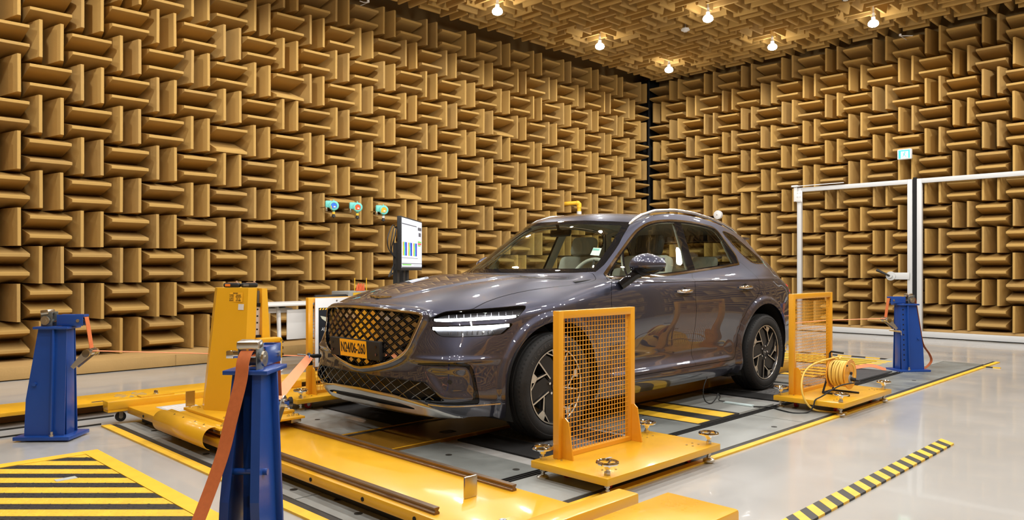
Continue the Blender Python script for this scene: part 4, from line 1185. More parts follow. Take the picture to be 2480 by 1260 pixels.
def guard_cart(x0, x1, y0, y1, gx0, gx1, gy, gtop, label, flip=1, yg_side=1):
    """platform x0..x1, y0..y1; mesh guard in plane y=gy from gx0 to gx1"""
    root = empty('guard_cart', ((x0 + x1) / 2, (y0 + y1) / 2, 0)); tag(root, label, 'guard cart', 'yellow mesh guard carts around the car')
    ox, oy = (x0 + x1) / 2, (y0 + y1) / 2
    W, D = x1 - x0, y1 - y0
    z0, z1 = .062, .100
    pf = MB().box((0, 0, (z0 + z1) / 2), (W, D, z1 - z0), None, .003).build('platform', M_yel, root, 40)
    gm = MB()
    a0, a1 = gx0 - ox, gx1 - ox; g = gy - oy; t = .042
    gm.box((a0 + t / 2, g, (z1 + gtop) / 2), (t, t, gtop - z1), None, .003); gm.box((a1 - t / 2, g, (z1 + gtop) / 2), (t, t, gtop - z1), None, .003)
    gm.box(((a0 + a1) / 2, g, gtop - t / 2), (a1 - a0 - 2 * t + .004, t - .001, t), None, .003); 
    gm.box(((a0 + a1) / 2, g, z1 + .012), (a1 - a0 - 2 * t + .004, t - .004, .022))
    fr = gm.build('guard_frame', M_yel2, root, 40)
    for xx in (a0 + t / 2 + .012, a1 - t / 2 - .012):
        MB().prism([(g - t / 2, z1), (g - (t / 2 + .075), z1), (g - (t / 2 + .042), z1 + .20), (g - (t / 2 + .018), z1 + .22), (g - t / 2, z1 + .215)], xx - .004, xx + .004, basis((0, 1, 0), (0, 0, 1), (1, 0, 0), (0, 0, 0))).build('gusset', M_yel2, fr, 0)
    me = MB(); xa, xb = a0 + t, a1 - t; za, zb = z1 + .022, gtop - t; r = .0021
    nx = int(round((xb - xa) / .0262)); nz = int(round((zb - za) / .0262))
    for i in range(1, nx): X = xa + (xb - xa) * i / nx; me.cyl((X, g - .0015, za), (X, g - .0015, zb), r, n=5, caps=False)
    for i in range(1, nz): Z = za + (zb - za) * i / nz; me.cyl((xa, g + .0015, Z), (xb, g + .0015, Z), r, n=5, caps=False)
    # second inner rail right behind the post edges
    me.build('wire_mesh', M_yel2, fr, 50)
    for (fx, fy) in ((-W / 2 + .055, -D / 2 + .045), (W / 2 - .055, -D / 2 + .045), (-W / 2 + .055, D / 2 - .035), (W / 2 - .055, D / 2 - .035)):
        screw_foot(root, fx, fy, z1)
    for (fx, fy) in ((-W / 2 + .16, -D / 2 + .12), (W / 2 - .16, -D / 2 + .12), (-W / 2 + .16, D / 2 - .12), (W / 2 - .16, D / 2 - .12)): castor(root, fx, fy, z0, .026)
    bl = MB()
    for (fx, fy) in ((-W / 2 + .14, -D / 2 + .10), (W / 2 - .14, -D / 2 + .10), (-W / 2 + .14, D / 2 - .10), (W / 2 - .14, D / 2 - .10)):
        for dx, dy in ((-.03, -.02), (.03, -.02), (-.03, .02), (.03, .02)): bl.cyl((fx + dx, fy + dy, z1), (fx + dx, fy + dy, z1 + .004), .006, n=8)
    bl.build('screw_head', M_zinc, pf, 0)
    return root
gc1 = guard_cart(2.93, 3.99, 2.285, 2.80, 3.045, 3.73, 2.725, .893, 'yellow mesh guard cart standing beside the near front wheel')
gc2 = guard_cart(5.82, 6.83, 2.30, 2.86, 5.955, 6.725, 2.775, .915, 'yellow mesh guard cart with the cable reel on it')
gc3 = guard_cart(2.995, 3.98, 5.375, 5.95, 3.185, 3.85, 5.56, .885, 'yellow mesh guard cart beyond the far front wheel with a poster on it')
MB().box((-.20, -.005, .1005), (.05, .018, .002)).build('tape_patch', mat('tape_grey', (.45, .42, .38), .6), [o for o in kids(gc1) if o.name.startswith('platform')][0], 0)
# poster hung on the far guard
M_pw = mat('poster_white', (.80, .80, .80), .4); M_pb = mat('poster_black', (.012, .014, .018), .4)
po = MB().box((3.44, 5.528, .60), (.40, .006, .56)).build('poster', M_pw, None, 0); tag(po, 'white topped black warning poster hung on the far guard mesh', 'poster')
bp2 = MB().box((3.455, 5.5243, .575), (.37, .0015, .45)).build('poster_panel', M_pb, po, 0)
hs = MB()
for k in range(14): hs.prism([(3.275 + k * .026, .782), (3.288 + k * .026, .782), (3.298 + k * .026, .797), (3.285 + k * .026, .797)], 0, .001, basis((1, 0, 0), (0, 0, 1), (0, -1, 0), (0, 5.5235, 0)))
hs.build('poster_stripe', M_line, po, 0)
cg = MB(); cg.prism([(3.285, .735), (3.34, .722), (3.40, .700), (3.43, .68), (3.41, .665), (3.36, .672), (3.33, .69), (3.30, .71)], 0, .001, basis((1, 0, 0), (0, 0, 1), (0, -1, 0), (0, 5.5235, 0))); cg.build('poster_drawing', mat('poster_cream', (.55, .55, .42), .5), po, 0)
text_mesh('서서각', .038, 'poster_text', M_pw, po, Matrix.Translation((3.345, 5.5232, .620)) @ rotm(PI / 2, 0, 0), 0, .0004)
MB().box((3.290, 5.523, .405), (.022, .001, .022)).build('poster_mark', mat('poster_red', (.6, .02, .03), .4), po, 0)
mb = MB(); mb.cyl((3.44, 5.5245, .855), (3.44, 5.522, .855), .007, n=12); mb.build('poster_hook', M_zinc, po)

# ================================================================ LASHING POSTS
def ratchet(parent, x, y, z, s=1):
    e = empty('ratchet', (x, y, z), parent=parent)
    b = MB(); 
    for q in (-1, 1): b.box((0, q * .034, .045), (.075, .004, .10), None, .002)
    b.cyl((0, -.034, .030), (0, .034, .030), .017, n=16)
    b.build('ratchet_frame', M_zincg, e, 30)
    b = MB(); b.box((-.012, 0, .094), (.055, .086, .032), rotm(0, -.12, 0), .008); b.build('ratchet_handle', M_zinc, e, 30)
    b = MB(); b.cyl((-.005, .034, .055), (-.005, .085, .055), .014, n=14); b.box((-.005, .075, .055), (.028, .03, .030), None, .004); b.build('square_shaft', M_chr, e, 30)
    b = MB(); b.lathe([(0, 0), (.030, 0), (.030, .008), (.0, .008)], Matrix.Translation((.0, -.048, .040)) @ rotm(PI / 2, 0, 0), 10)
    b.cyl((0, -.036, .04), (0, -.060, .04), .012, n=10); b.build('ratchet_wheel', M_zinc, e, 20)
    return e
M_zincg = mat('grey_casting', (.20, .22, .22), .4, .8, noise=.15, nscale=12)
def yy_l(q, z, H): return q * (.050 + .030 * (1 - z / H))
def post(x, y, face, label, rz=0.):
    """face=+1: strap goes towards +X"""
    root = empty('lashing_post', (x, y, 0), rz); tag(root, label, 'post', 'blue lashing posts at the corners of the rig')
    f = face; H = .74
    b = MB(); b.box((-.03 * f, 0, .012), (.36, .26, .024), None, .003); b.build('base_plate', M_bluep, root, 30)
    B = basis((1, 0, 0), (0, 0, 1), (0, -1, 0), (0, 0, 0))
    for q in (-1, 1):
        g = MB(); pr = [(.095 * f, .024), (-.16 * f, .024), (-.155 * f, .26), (-.085 * f, H - .02), (.095 * f, H - .02)]
        yy_ = lambda z: q * (.050 + .030 * (1 - z / H))
        vs = [(x_, yy_(z_) - .0035, z_) for x_, z_ in pr] + [(x_, yy_(z_) + .0035, z_) for x_, z_ in pr]
        g.add(vs, [(0, 1, 2, 3, 4), (9, 8, 7, 6, 5)] + [(i, (i + 1) % 5, 5 + (i + 1) % 5, 5 + i) for i in range(5)])
        g.build('side_plate', M_bluep, root, 0)
    fl = MB()
    fl.box((.088 * f, 0, H / 2), (.010, .096, H - .03), None, .002)
    fl.box((-.0 * f, 0, H / 2), (.008, .092, H - .03))
    fl.build('channel', M_bluep, root, 30)
    rb = MB()
    for q in (-1, 1): rb.box((.020 * f, q * .079, H / 2), (.012, .028, H - .03), rotm(q * .040, 0, 0), .003)
    rb.build('rib', M_bluep, root, 30)
    for q in (-1, 1):
        lp = MB(); pr = [(-.160, .024), (-.155, .26), (-.085, H - .02)]; vs = []
        for x_, z_ in pr:
            yc_ = yy_l(q, z_, H)
            for dy, dx in ((.004, 0), (.004, .006), (-.030, .006), (-.030, 0)): vs.append(((x_ - .003 + dx) * f, yc_ + q * dy, z_))
        lp.add(vs, [(i * 4 + k, i * 4 + (k + 1) % 4, i * 4 + 4 + (k + 1) % 4, i * 4 + 4 + k) for i in range(2) for k in range(4)] + [(0, 1, 2, 3), (8, 9, 10, 11)]); lp.build('rear_lip', M_bluep, root, 0)
    rd = MB(); rd.cyl((-.10 * f, -.085, .36), (-.10 * f, .085, .36), .0125, n=14); rd.build('cross_rod', M_bluep, root, 40)
    tp = MB(); tp.box((.005 * f, 0, H - .010), (.225, .17, .016), None, .002); tp.build('top_plate', M_bluep, root, 30)
    ar = MB(); ar.box((.105 * f, -.032, H + .038), (.17, .006, .075), None, .002); ar.box((.105 * f, .032, H + .038), (.17, .006, .075), None, .002); ar.box((.19 * f, 0, H + .068), (.012, .066, .014)); ar.box((.07 * f, 0, H + .070), (.08, .062, .008))
    arm = ar.build('strap_arm', M_bluep, root, 30)
    p_ = MB(); p_.cyl((.16 * f, -.042, H + .035), (.16 * f, .042, H + .035), .011, n=14); p_.build('arm_pin', M_zinc, arm, 40)
    hl = MB()
    for k in range(11 if f < 0 else 0):
        for q in (-1, 1): hl.cyl((.066 * f, yy_l(q, .13 + k * .0545, H), .13 + k * .0545), (.066 * f, yy_l(q, .13 + k * .0545, H) + q * .0048, .13 + k * .0545), .0085, n=12)
    if f < 0: o = hl.build('pin_hole', M_black2, root, 0); o['kind'] = 'stuff'
    ratchet(root, -.045 * f, 0, H - .002)
    hk = MB(); z = .53
    for q in (-1, 1): hk.prism([(.11 * f, z - .06), (.13 * f, z - .075), (.245 * f, z + .02), (.255 * f, z + .05), (.235 * f, z + .062), (.20 * f, z + .05)], q * .034 - .003, q * .034 + .003, B)
    hk.build('hook_bracket', M_zinc, root, 20)
    rl = MB(); rl.cyl((.225 * f, -.060, z + .030), (.225 * f, .060, z + .030), .017, n=18); rl.cyl((.225 * f, -.066, z + .030), (.225 * f, -.058, z + .030), .026, n=18); rl.cyl((.225 * f, .058, z + .030), (.225 * f, .066, z + .030), .026, n=18); rl.build('strap_roller', M_chr, root, 30)
    if f > 0: return root_bolts(root, f)
    pn = MB(); pn.cyl((.118 * f, -.10, z - .09), (.118 * f, .10, z - .09), .010, n=12); pn.tube([(.118 * f, -.10 - .0, z - .09), (.12 * f, -.115, z - .10), (.12 * f, -.118, z - .13), (.12 * f, -.108, z - .12), (.118 * f, -.10, z - .095)], .002, 6); pn.build('locking_pin', M_zinc, root, 30)
    return root_bolts(root, f)
def root_bolts(root, f):
    an = MB(); an.cyl((.03 * f, -.11, .024), (.03 * f, -.11, .055), .008, n=8); an.cyl((.03 * f, -.11, .024), (.03 * f, -.11, .036), .016, n=6); an.build('anchor_bolt', M_zinc, root, 0)
    return root
A1 = math.radians(43); A3 = math.radians(-39)
P1 = post(1.377, 2.793, 1, 'blue lashing post nearest the camera with an orange strap hanging down', A1)
P2 = post(1.43, 5.745, 1, 'blue lashing post at the left edge beyond the striped floor plate', -A1)
P3 = post(8.95, 2.87, -1, 'blue lashing post standing before the white framed doors', A3)
P4 = post(8.95, 5.63, -1, 'blue lashing post hidden behind the rear of the car', -A3)
def loc(P, x, y, z): return tuple(Matrix.Translation(P.location) @ Matrix.Rotation(P.rotation_euler.z, 4, 'Z') @ Vector((x, y, z)))
def dirn(P, x, y, z=0): return tuple(Matrix.Rotation(P.rotation_euler.z, 3, 'Z') @ Vector((x, y, z)))
def spline(pts, n=8):
    out = []; P = [Vector(p) for p in pts]
    for i in range(len(P) - 1):
        a = P[max(0, i - 1)]; b = P[i]; c = P[i + 1]; d = P[min(len(P) - 1, i + 2)]
        for k in range(n):
            t = k / n; out.append(.5 * ((2 * b) + (c - a) * t + (2 * a - 5 * b + 4 * c - d) * t * t + (3 * b - a - 3 * c + d) * t ** 3))
    out.append(P[-1]); return out
def strap(path, label, w=.050, wd=(0, 1, 0), m=None, group=None, thick=.0025, name='lashing_strap'):
    o = MB().ribbon(path, w, thick, wd).build(name, m or M_strap, None, 60); tag(o, label, 'strap', group); return o
# near post: loose end over the ratchet and down to the floor behind
strap(spline([loc(P1, -.045, 0, .805), loc(P1, -.085, 0, .808), loc(P1, -.112, .005, .77), loc(P1, -.122, .01, .70), loc(P1, -.150, .035, .56), loc(P1, -.178, .055, .44), loc(P1, -.235, .090, .29), loc(P1, -.33, .13, .12), loc(P1, -.40, .165, .03), loc(P1, -.47, .20, .012), loc(P1, -.60, .24, .010)]), 'rust orange strap hanging from the nearest blue post to the floor', .050, dirn(P1, .1, 1))
tow = (2.765, 4.79, .505)
strap([loc(P1, .225, 0, .578), (2.745, 4.755, .507)], 'orange strap stretched from the nearest blue post to the tow eye', .052, (-.9, .5, .55), M_strapl)
def armstrap(P, f, label): strap(spline([loc(P, 0, 0, .770), loc(P, .10 * f, 0, .795), loc(P, .185 * f, 0, .798), loc(P, .202 * f, 0, .77), loc(P, .230 * f, 0, .59)]), label, .050, dirn(P, 0, 1), M_strap)
armstrap(P1, 1, 'short orange strap running over the arm of the nearest blue post')
strap([loc(P2, .225, 0, .572), (2.745, 4.825, .507)], 'thin looking orange strap stretched across from the left edge post to the tow eye', .044, (.45, 1, .0), M_strapl)
armstrap(P2, 1, 'short orange strap over the arm of the left edge post')
tg = MB().box((2.71, 4.70, .511), (.075, .006, .022), rotm(0, 0, math.radians(60)), .001).build('strap_tag', mat('tag_blue', (.05, .20, .62), .5), None, 0); tag(tg, 'small blue and white tag on the strap by the tow eye', 'tag')
hkk = MB(); hkk.tube([(2.70, 4.72, .51), (2.735, 4.765, .512), (2.76, 4.80, .508), (2.785, 4.80, .495), (2.775, 4.775, .485), (2.76, 4.78, .49)], .007, 8); hkk.tube([(2.71, 4.86, .515), (2.74, 4.83, .512), (2.765, 4.81, .508)], .007, 8)
tag(hkk.build('strap_hook', M_zincg, None, 60), 'dark forged double hook on the tow eye of the car', 'hook')
# rear post straps
armstrap(P3, -1, 'orange strap hanging from the arm of the post before the doors')
strap([loc(P3, -.23, 0, .577), (8.2, 3.42, .565), (7.56, 3.75, .53)], 'orange strap stretched level from the rear post to the car tail', .044, (.35, 1, .05), M_strapl)
strap(spline([loc(P3, .045, 0, .805), loc(P3, .085, 0, .808), loc(P3, .115, 0, .75), loc(P3, .16, 0, .5), loc(P3, .20, 0, .30), loc(P3, .28, .0, .18), loc(P3, .30, .0, .10), loc(P3, .24, .01, .03), loc(P3, .20, .05, .012), loc(P3, .16, .2, .010)]), 'orange strap falling loose behind the post before the doors', .050, dirn(P3, .1, 1), M_strap)
strap(spline([(8.80, 3.02, .010), (8.7, 3.15, .055), (8.55, 3.3, .03), (8.45, 3.5, .02)]), 'orange strap end lying on the floor beside the rear post', .050, (.6, .4, .6), M_strapl)

# ================================================================ CROSS RIG IN FRONT OF THE CAR
rig = empty('cross_rig', (0, 0, 0)); tag(rig, 'long yellow cross plate with two brown rails in front of the car', 'rig')
b = MB().box((2.215, 3.99, .085), (.55, 3.92, .050), None, .004).build('deck', M_yel, rig, 40)
MB().box((2.215, 3.99, .030), (.42, 3.7, .058)).build('under_frame', M_blk, rig, 0)
hb = MB()
for y in (5.62, 5.15, 3.95, 3.35, 2.90, 2.52): hb.cyl((1.9395, y, .083), (1.936, y, .083), .010, n=14)
hb.build('side_hole', M_black2, rig, 0)
for x, y0, y1 in ((1.985, 2.43, 4.66), (2.445, 2.44, 5.3)):
    B = basis((1, 0, 0), (0, 0, 1), (0, -1, 0), (0, 0, 0))
    r_ = MB(); r_.prism([(x - .014, .110), (x + .014, .110), (x + .014, .119), (x + .008, .124), (x + .008, .128), (x + .0135, .133), (x + .0135, .140), (x - .0135, .140), (x - .0135, .133), (x - .008, .128), (x - .008, .124), (x - .014, .119)], -y1, -y0, B)
    ro = r_.build('guide_rail', M_rail, rig, 0)
MB().box((2.225, 2.52, .165), (.010, .0, .11)) 
tb = MB().box((2.24, 2.51, .158), (.075, .014, .096), None, .006).build('stop_block', M_zinc, rig, 30)
def beam(x0, x1, yc, z0, z1, endcast, label):
    r = empty('cross_beam', ((x0 + x1) / 2, yc, 0)); tag(r, label, 'beam')
    ox = (x0 + x1) / 2
    MB().box((0, 0, (z0 + z1) / 2), (x1 - x0, .110, z1 - z0), None, .010).build('tube', M_yel, r, 40)
    return r
br = beam(1.55, 2.68, 1.975, .098, .162, 1, 'yellow box beam with rounded end and large bolt, front right')
MB().box((-.27 + .10, .03, .1665), (.24, .13, .009)).build('clamp_plate', M_yel, br, 0)
bb = MB(); bb.lathe([(0, .009), (.024, .009), (.024, 0), (0, 0)], Matrix.Translation((-.05 - .13, .015, .171)), 20); bb.lathe([(0, .026), (.014, .026), (.016, .022), (.016, 0)], Matrix.Translation((-.18, .015, .180)), 6); bb.build('hex_bolt', M_chr, br, 20)
MB().box((.47, .0, .090), (.18, .07, .014)).build('foot_pad', M_yel, br, 0)
bl_ = beam(1.80, 3.35, 5.985, .098, .162, 1, 'yellow box beam with a castor at its end, far left')
MB().box((-.42, .0, .1665), (.24, .09, .008)).build('clamp_plate', M_yel, bl_, 0)
bb = MB(); bb.lathe([(0, .03), (.012, .03), (.014, .026), (.014, .012), (.02, .010), (.02, 0), (0, 0)], Matrix.Translation((-.42, 0, .1705)), 16); bb.build('hex_bolt', M_chr, bl_, 30)
MB().box((-.685, 0, .0905), (.17, .10, .018)).build('foot_pad', M_yel, bl_, 0)
ca = castor(bl_, -.67, 0.0, .082, .036, M_rub); MB().box((.15, 0, .05), (.9, .05, .094)).build('web', M_blk, bl_, 0)
MB().box((-.56, -.02, .075), (.012, .06, .05)).build('tab', M_yel, bl_, 0)
# long flat yellow housing beyond it
fb = MB().box((2.2, 6.57, .084), (4.0, .42, .028), None, .003).build('flat_housing', M_yel, None, 30); MB().box((2.2, 6.64, .035), (3.9, .24, .07)).build('recessed_web', mat('recess_shade_yellow', (.16, .075, .012), .6), fb, 0); tag(fb, 'long low yellow housing with a grey star marking, far left', 'housing')  # web colour carries the shade of the recess below the yellow slab
mk = MB()
for k in range(9):
    a = 2 * PI * k / 9 + .3
    if k in (2,): continue
    mk.prism([(math.cos(a - .10) * .035, math.sin(a - .10) * .035), (math.cos(a - .16) * .12, math.sin(a - .16) * .12), (math.cos(a + .16) * .12, math.sin(a + .16) * .12), (math.cos(a + .10) * .035, math.sin(a + .10) * .035)], 0, .0008, Matrix.Translation((2.16, 6.55, .0982)))
mk.build('star_marking', mat('marking_grey', (.30, .24, .14), .6, noise=.3, nscale=20), fb, 0)
MB().box((2.3, 6.38, .100), (.95, .022, .005)).build('metal_strip', M_zinc, fb, 0)
# yellow box, lower right
M_bx = mat('box_yellow', (.85, .42, .015), .28, noise=.04, nscale=5, coat=.4, coat_r=.08, rnoise=.06)
bx = MB().box((2.03, 1.525, .135), (1.0, .31, .23), None, .012).build('yellow_cabinet', M_bx, None, 40); tag(bx, 'low yellow metal box at the bottom edge, right of the bolt', 'box')
MB().box((1.97, 1.655, .2506), (.10, .025, .0012)).build('rating_plate', M_zinc, bx, 0)

# carriage and column on the rails
cr = empty('rail_carriage', (2.2, 4.6, 0)); tag(cr, 'yellow carriage plates riding on the brown rails under the column', 'carriage')
def cbox(n, x0, x1, y0, y1, z0, z1, m, par, bev=.002): return MB().box(((x0 + x1) / 2 - 2.2, (y0 + y1) / 2 - 4.6, (z0 + z1) / 2), (x1 - x0, y1 - y0, z1 - z0), None, bev).build(n, m, par, 30)
cbox('lower_plate', 1.93, 2.49, 4.37, 5.06, .168, .182, M_yel, cr); cbox('upper_plate', 2.02, 2.50, 4.52, 5.12, .1825, .200, M_yel, cr)
for (x, y) in ((1.985, 4.45), (2.445, 4.45), (1.985, 4.98), (2.445, 4.98)): cbox('rail_block', x - .035, x + .035, y - .05, y + .05, .141, .1675, M_zinc, cr, .003)
bl = MB()
for (x, y) in ((1.97, 4.42), (2.0, 4.47), (2.03, 4.42), (2.43, 4.42), (2.46, 4.47), (2.40, 4.42), (2.46, 4.41)): bl.cyl((x - 2.2, y - 4.6, .182), (x - 2.2, y - 4.6, .190), .010, n=10); bl.cyl((x - 2.2, y - 4.6, .19), (x - 2.2, y - 4.6, .196), .006, n=6)
for (x, y) in ((2.05, 4.56), (2.05, 5.08), (2.08, 5.02), (2.2, 4.57)): bl.cyl((x - 2.2, y - 4.6, .20), (x - 2.2, y - 4.6, .209), .011, n=6)
bl.build('plate_bolt', M_chr, cr, 0)
cbox('angle_bracket', 2.04, 2.10, 5.13, 5.135, .20, .30, M_zinc, cr, 0)
# curved cable cover beside the deck
cv = MB(); n = 18; cyl_ = []
for i in range(n + 1):
    a = math.radians(62 + 190 * i / n); cyl_.append((1.915 + .062 * math.cos(a) * 1.0, .118 + .066 * math.sin(a)))
cyl_ = [(1.975, .182)] + cyl_
out = []
for (x, z) in cyl_: out.append((x, z))
vs = []; fs = []
for (x, z) in out:
    for y in (4.42, 5.20): vs.append((x, y, z))
for i in range(len(out) - 1): fs.append((2 * i, 2 * i + 1, 2 * i + 3, 2 * i + 2))
cvo = MB().add(vs, fs).build('cable_cover', M_yel, None, 60); sm = cvo.modifiers.new('t', 'SOLIDIFY'); sm.thickness = .003
tag(cvo, 'curved yellow sheet cover with four slots beside the carriage', 'cover')
for y in (4.53, 4.66, 4.84, 4.98): MB().box((1.9015, y, .1835), (.030, .007, .003), rotm(0, -.30, .5)).build('slot', M_black2, cvo, 0)
cbox('carriage_edge', 1.975, 1.980, 4.42, 5.20, .06, .18, M_yel, cr, 0)
lb = MB().box((2.20, 5.62, .1108), (.20, .24, .0012), rotm(0, 0, .0)).build('notice_sheet', mat('sheet_white', (.60, .59, .57), .5), None, 0); tag(lb, 'white printed sheet in a grey frame taped on the yellow deck', 'sheet')
MB().box((2.20, 5.62, .1104), (.25, .30, .0009)).build('grey_frame', mat('frame_grey', (.42, .43, .42), .6), lb, 0)
ln = MB()
for k in range(6): ln.box((2.125 + k * .028, 5.62, .1116), (.006, .17 if k % 2 else .13, .0004))
ln.build('print_line', mat('print_pale', (.58, .50, .42), .6), lb, 0)
MB().box((1.95, 5.30, .121), (.045, .07, .018), rotm(0, 0, .1)).build('clip', M_rub, rig, 0)

# yellow column
col = empty('column', (2.3, 4.95, .20)); tag(col, 'tall tapered yellow machine column with a slotted chrome track', 'column')
def tapered(poly0, poly1, z0, z1, name, m, par, sub=0):
    n = len(poly0); vs = [(p[0] - 2.3, p[1] - 4.95, z0 - .20) for p in poly0] + [(p[0] - 2.3, p[1] - 4.95, z1 - .20) for p in poly1]
    fs = [(i, (i + 1) % n, n + (i + 1) % n, n + i) for i in range(n)] + [tuple(range(n))[::-1], tuple(range(n, 2 * n))]
    return MB().add(vs, fs).build(name, m, par, 0)
M_colm = M_yel
tapered([(2.075, 4.93), (2.215, 4.665), (2.275, 4.655), (2.305, 4.70), (2.305, 5.06), (2.12, 5.06)], [(2.155, 4.905), (2.272, 4.705), (2.325, 4.695), (2.350, 4.74), (2.350, 5.02), (2.19, 5.02)], .200, .995, 'shroud', M_colm, col)
tapered([(2.345, 4.76), (2.352, 4.672), (2.44, 4.69), (2.47, 5.06), (2.345, 5.06)], [(2.372, 4.78), (2.376, 4.725), (2.415, 4.73), (2.42, 5.02), (2.372, 5.02)], .20, .99, 'side_flange', M_colm, col)
def trk(x, y, v): return (2.305 + .045 * v + x - 2.3, 4.70 + .04 * v + y - 4.95, .795 * v)
def trkbar(x0, x1, y0, y1, v0, v1, name, m):
    vs = [trk(x, y, v) for v in (v0, v1) for x, y in ((x0, y0), (x1, y0), (x1, y1), (x0, y1))]
    return MB().add(vs, [(0, 3, 2, 1), (4, 5, 6, 7), (0, 1, 5, 4), (1, 2, 6, 5), (2, 3, 7, 6), (3, 0, 4, 7)]).build(name, m, col, 0)
trkbar(-.004, .046, .045, .055, .0, .985, 'slot_back', M_black2)
trkbar(.004, .030, .010, .020, .45, .845, 'chrome_track', mat('track_satin', (.75, .75, .73), .45, .6))
trkbar(.010, .024, .014, .020, .87, .975, 'upper_track', M_zincg)
hh = MB()
for k in range(5):
    p = trk(.012, .0095, .60 + k * .055); hh.cyl(p, (p[0], p[1] - .001, p[2]), .006, n=10)
p = trk(.018, .008, .857); hh.box(p, (.024, .012, .024)); p = trk(.02, .002, .60); hh.box(p, (.05, .016, .014))
hh.build('track_hole', M_black2, col, 0)
ar = MB(); ar.box((.085, 4.655 - 4.95, .455), (.15, .08, .028), None, .004); ar.box((.155, 4.655 - 4.95, .40), (.016, .08, .13), None, .004); ar.build('lifting_arm', M_yel, col, 30)
ab = MB()
for k in range(3): ab.cyl((.163, 4.64 - 4.95, .355 + .042 * k), (.180, 4.64 - 4.95, .355 + .042 * k), .011, n=12)
ab.build('arm_bolt', M_chr, col, 20)
# labels on the broad face
def face_pt(u, v):   # u along the broad face from far to near, v up 0..1
    a0 = Vector((2.075, 4.93, .200)); b0 = Vector((2.215, 4.665, .200)); a1 = Vector((2.155, 4.905, .995)); b1 = Vector((2.272, 4.705, .995))
    p = a0.lerp(b0, u); q = a1.lerp(b1, u); r = p.lerp(q, v); n = (b0 - a0).cross(a1 - a0).normalized()
    if n.x > 0: n = -n
    return r, n, (b0 - a0).normalized()
r, n, t = face_pt(.62, .925); up = n.cross(t); up = up if up.z > 0 else -up
Mf = basis(tuple(t), tuple(up), tuple(n), tuple(r - Vector((2.3, 4.95, .20)) + n * .001))
lbl = MB().box((0, 0, 0), (.105, .062, .0008)).build('asset_label', mat('label_gold', (.84, .42, .02), .4), col, 0); lbl.matrix_local = Mf
for i, (s1, s2) in enumerate((('', '현대자동차'), ('자산번호', '2005L0040'), ('자 산 명', '차량고정장치'), ('등 록 일', '2017. 06'), ('관리부서', '내구시험팀'))):
    y = .024 - i * .0118
    if s1: text_mesh(s1, .0105, 'label_text', M_ink, lbl, Matrix.Translation((-.032, y, .0009)), .0003, .0001, .85)
    text_mesh(s2, .0095, 'label_text', M_ink, lbl, Matrix.Translation((.020 if s1 else -.003, y, .0009)), .0003, .0001, .85)
r, n, t = face_pt(.80, .845); Mf = basis(tuple(t), tuple(up), tuple(n), tuple(r - Vector((2.3, 4.95, .20)) + n * .001))
stk = MB().box((0, 0, 0), (.042, .038, .0008)).build('white_sticker', M_white, col, 0); stk.matrix_local = Mf
# two hand controllers on top
def controller(x, y, rz, label, oc):
    r = empty('hand_controller', (x, y, .996), rz); tag(r, label, 'controller', 'black hand controllers on the yellow column')
    b = MB(); b.box((0, 0, .016), (.105, .05, .030), None, .010); b.build('casing', M_rub, r, 40)
    b = MB(); b.box((-.02, -.0256, .016), (.035, .002, .016), None, .001); b.build('side_badge', mat('badge_' + label[:5], oc, .4), r, 0)
    b = MB(); b.box((.01, 0, .0325), (.06, .036, .003)); b.cyl((.03, .0, .03), (.03, .0, .044), .006, n=8); b.build('key_pad', mat('pad_' + label[:5], (.45, .28, .18), .5), r, 0)
    return r
controller(2.235, 4.86, -.85, 'black hand controller with an orange badge on the yellow column', (.75, .20, .02))
controller(2.325, 4.80, -.5, 'larger black hand controller at the right of the column top', (.10, .10, .10))

# ================================================================ CABLE REEL on the rear cart
rl = empty('cable_reel', (6.27, 2.50, .10)); rl.scale = (.84, .84, .84); tag(rl, 'yellow cable reel on a black tube stand', 'cable reel')
M_ry = mat('reel_yellow', (.78, .34, .025), .4, noise=.08, nscale=12); M_cy = mat('cable_yellow', (.80, .52, .10), .45)
ax = Vector((math.cos(math.radians(-90)), math.sin(math.radians(-90)), 0)); up = Vector((0, 0, 1)); sd = ax.cross(up)
cz = .20
def RP(a, u, w): return tuple(ax * a + sd * u + up * (w + cz))
Mr = basis(tuple(sd), tuple(up), tuple(ax), (0, 0, cz))
b = MB()
for a0 in (-.085, .085):
    b.lathe([(.0, a0 - .002), (.135, a0 - .002), (.142, a0 - .006), (.145, a0), (.142, a0 + .006), (.135, a0 + .002), (0, a0 + .002)], Mr, 44)
b.lathe([(.06, -.084), (.06, .084)], Mr, 24)
b.build('drum', M_ry, rl, 30)
c = MB()
rc = random.Random(5)
for layer in range(3):
    r0 = .085 + layer * .017
    for k in range(9):
        a0 = -.070 + k * .0175 + (.008 if layer % 2 else 0); tl = rc.uniform(-.016, .016)
        c.tube([RP(a0 + tl * math.sin(t + k), (r0 + rc.uniform(0, .001)) * math.cos(t), r0 * math.sin(t)) for t in np.linspace(0, 2 * PI, 25)[:-1]], .0082, 6, closed=True)
c.build('wound_cable', M_cy, rl, 60)
b = MB()
fr1 = [RP(-.115, .02, -cz + .012), RP(-.115, -.17, -cz + .012), RP(-.115, -.14, -cz + .06), RP(-.115, -.03, .17), RP(-.11, .0, .20), RP(-.06, .0, .215), RP(.02, .0, .21)]
b.tube([RP(-.135, .10, -cz + .011), RP(-.135, -.13, -cz + .011), RP(-.135, -.145, -cz + .025), RP(-.135, -.135, -cz + .05), RP(-.115, -.02, .185), RP(-.095, .0, .205), RP(.03, .02, .20)], .0095, 10)
b.tube([RP(-.135, -.13, -cz + .011), RP(.12, -.13, -cz + .011)], .0095, 10); b.tube([RP(-.135, .10, -cz + .011), RP(.12, .10, -cz + .011)], .0095, 10); b.tube([RP(-.125, .0, 0), RP(.088, 0, 0)], .010, 10)
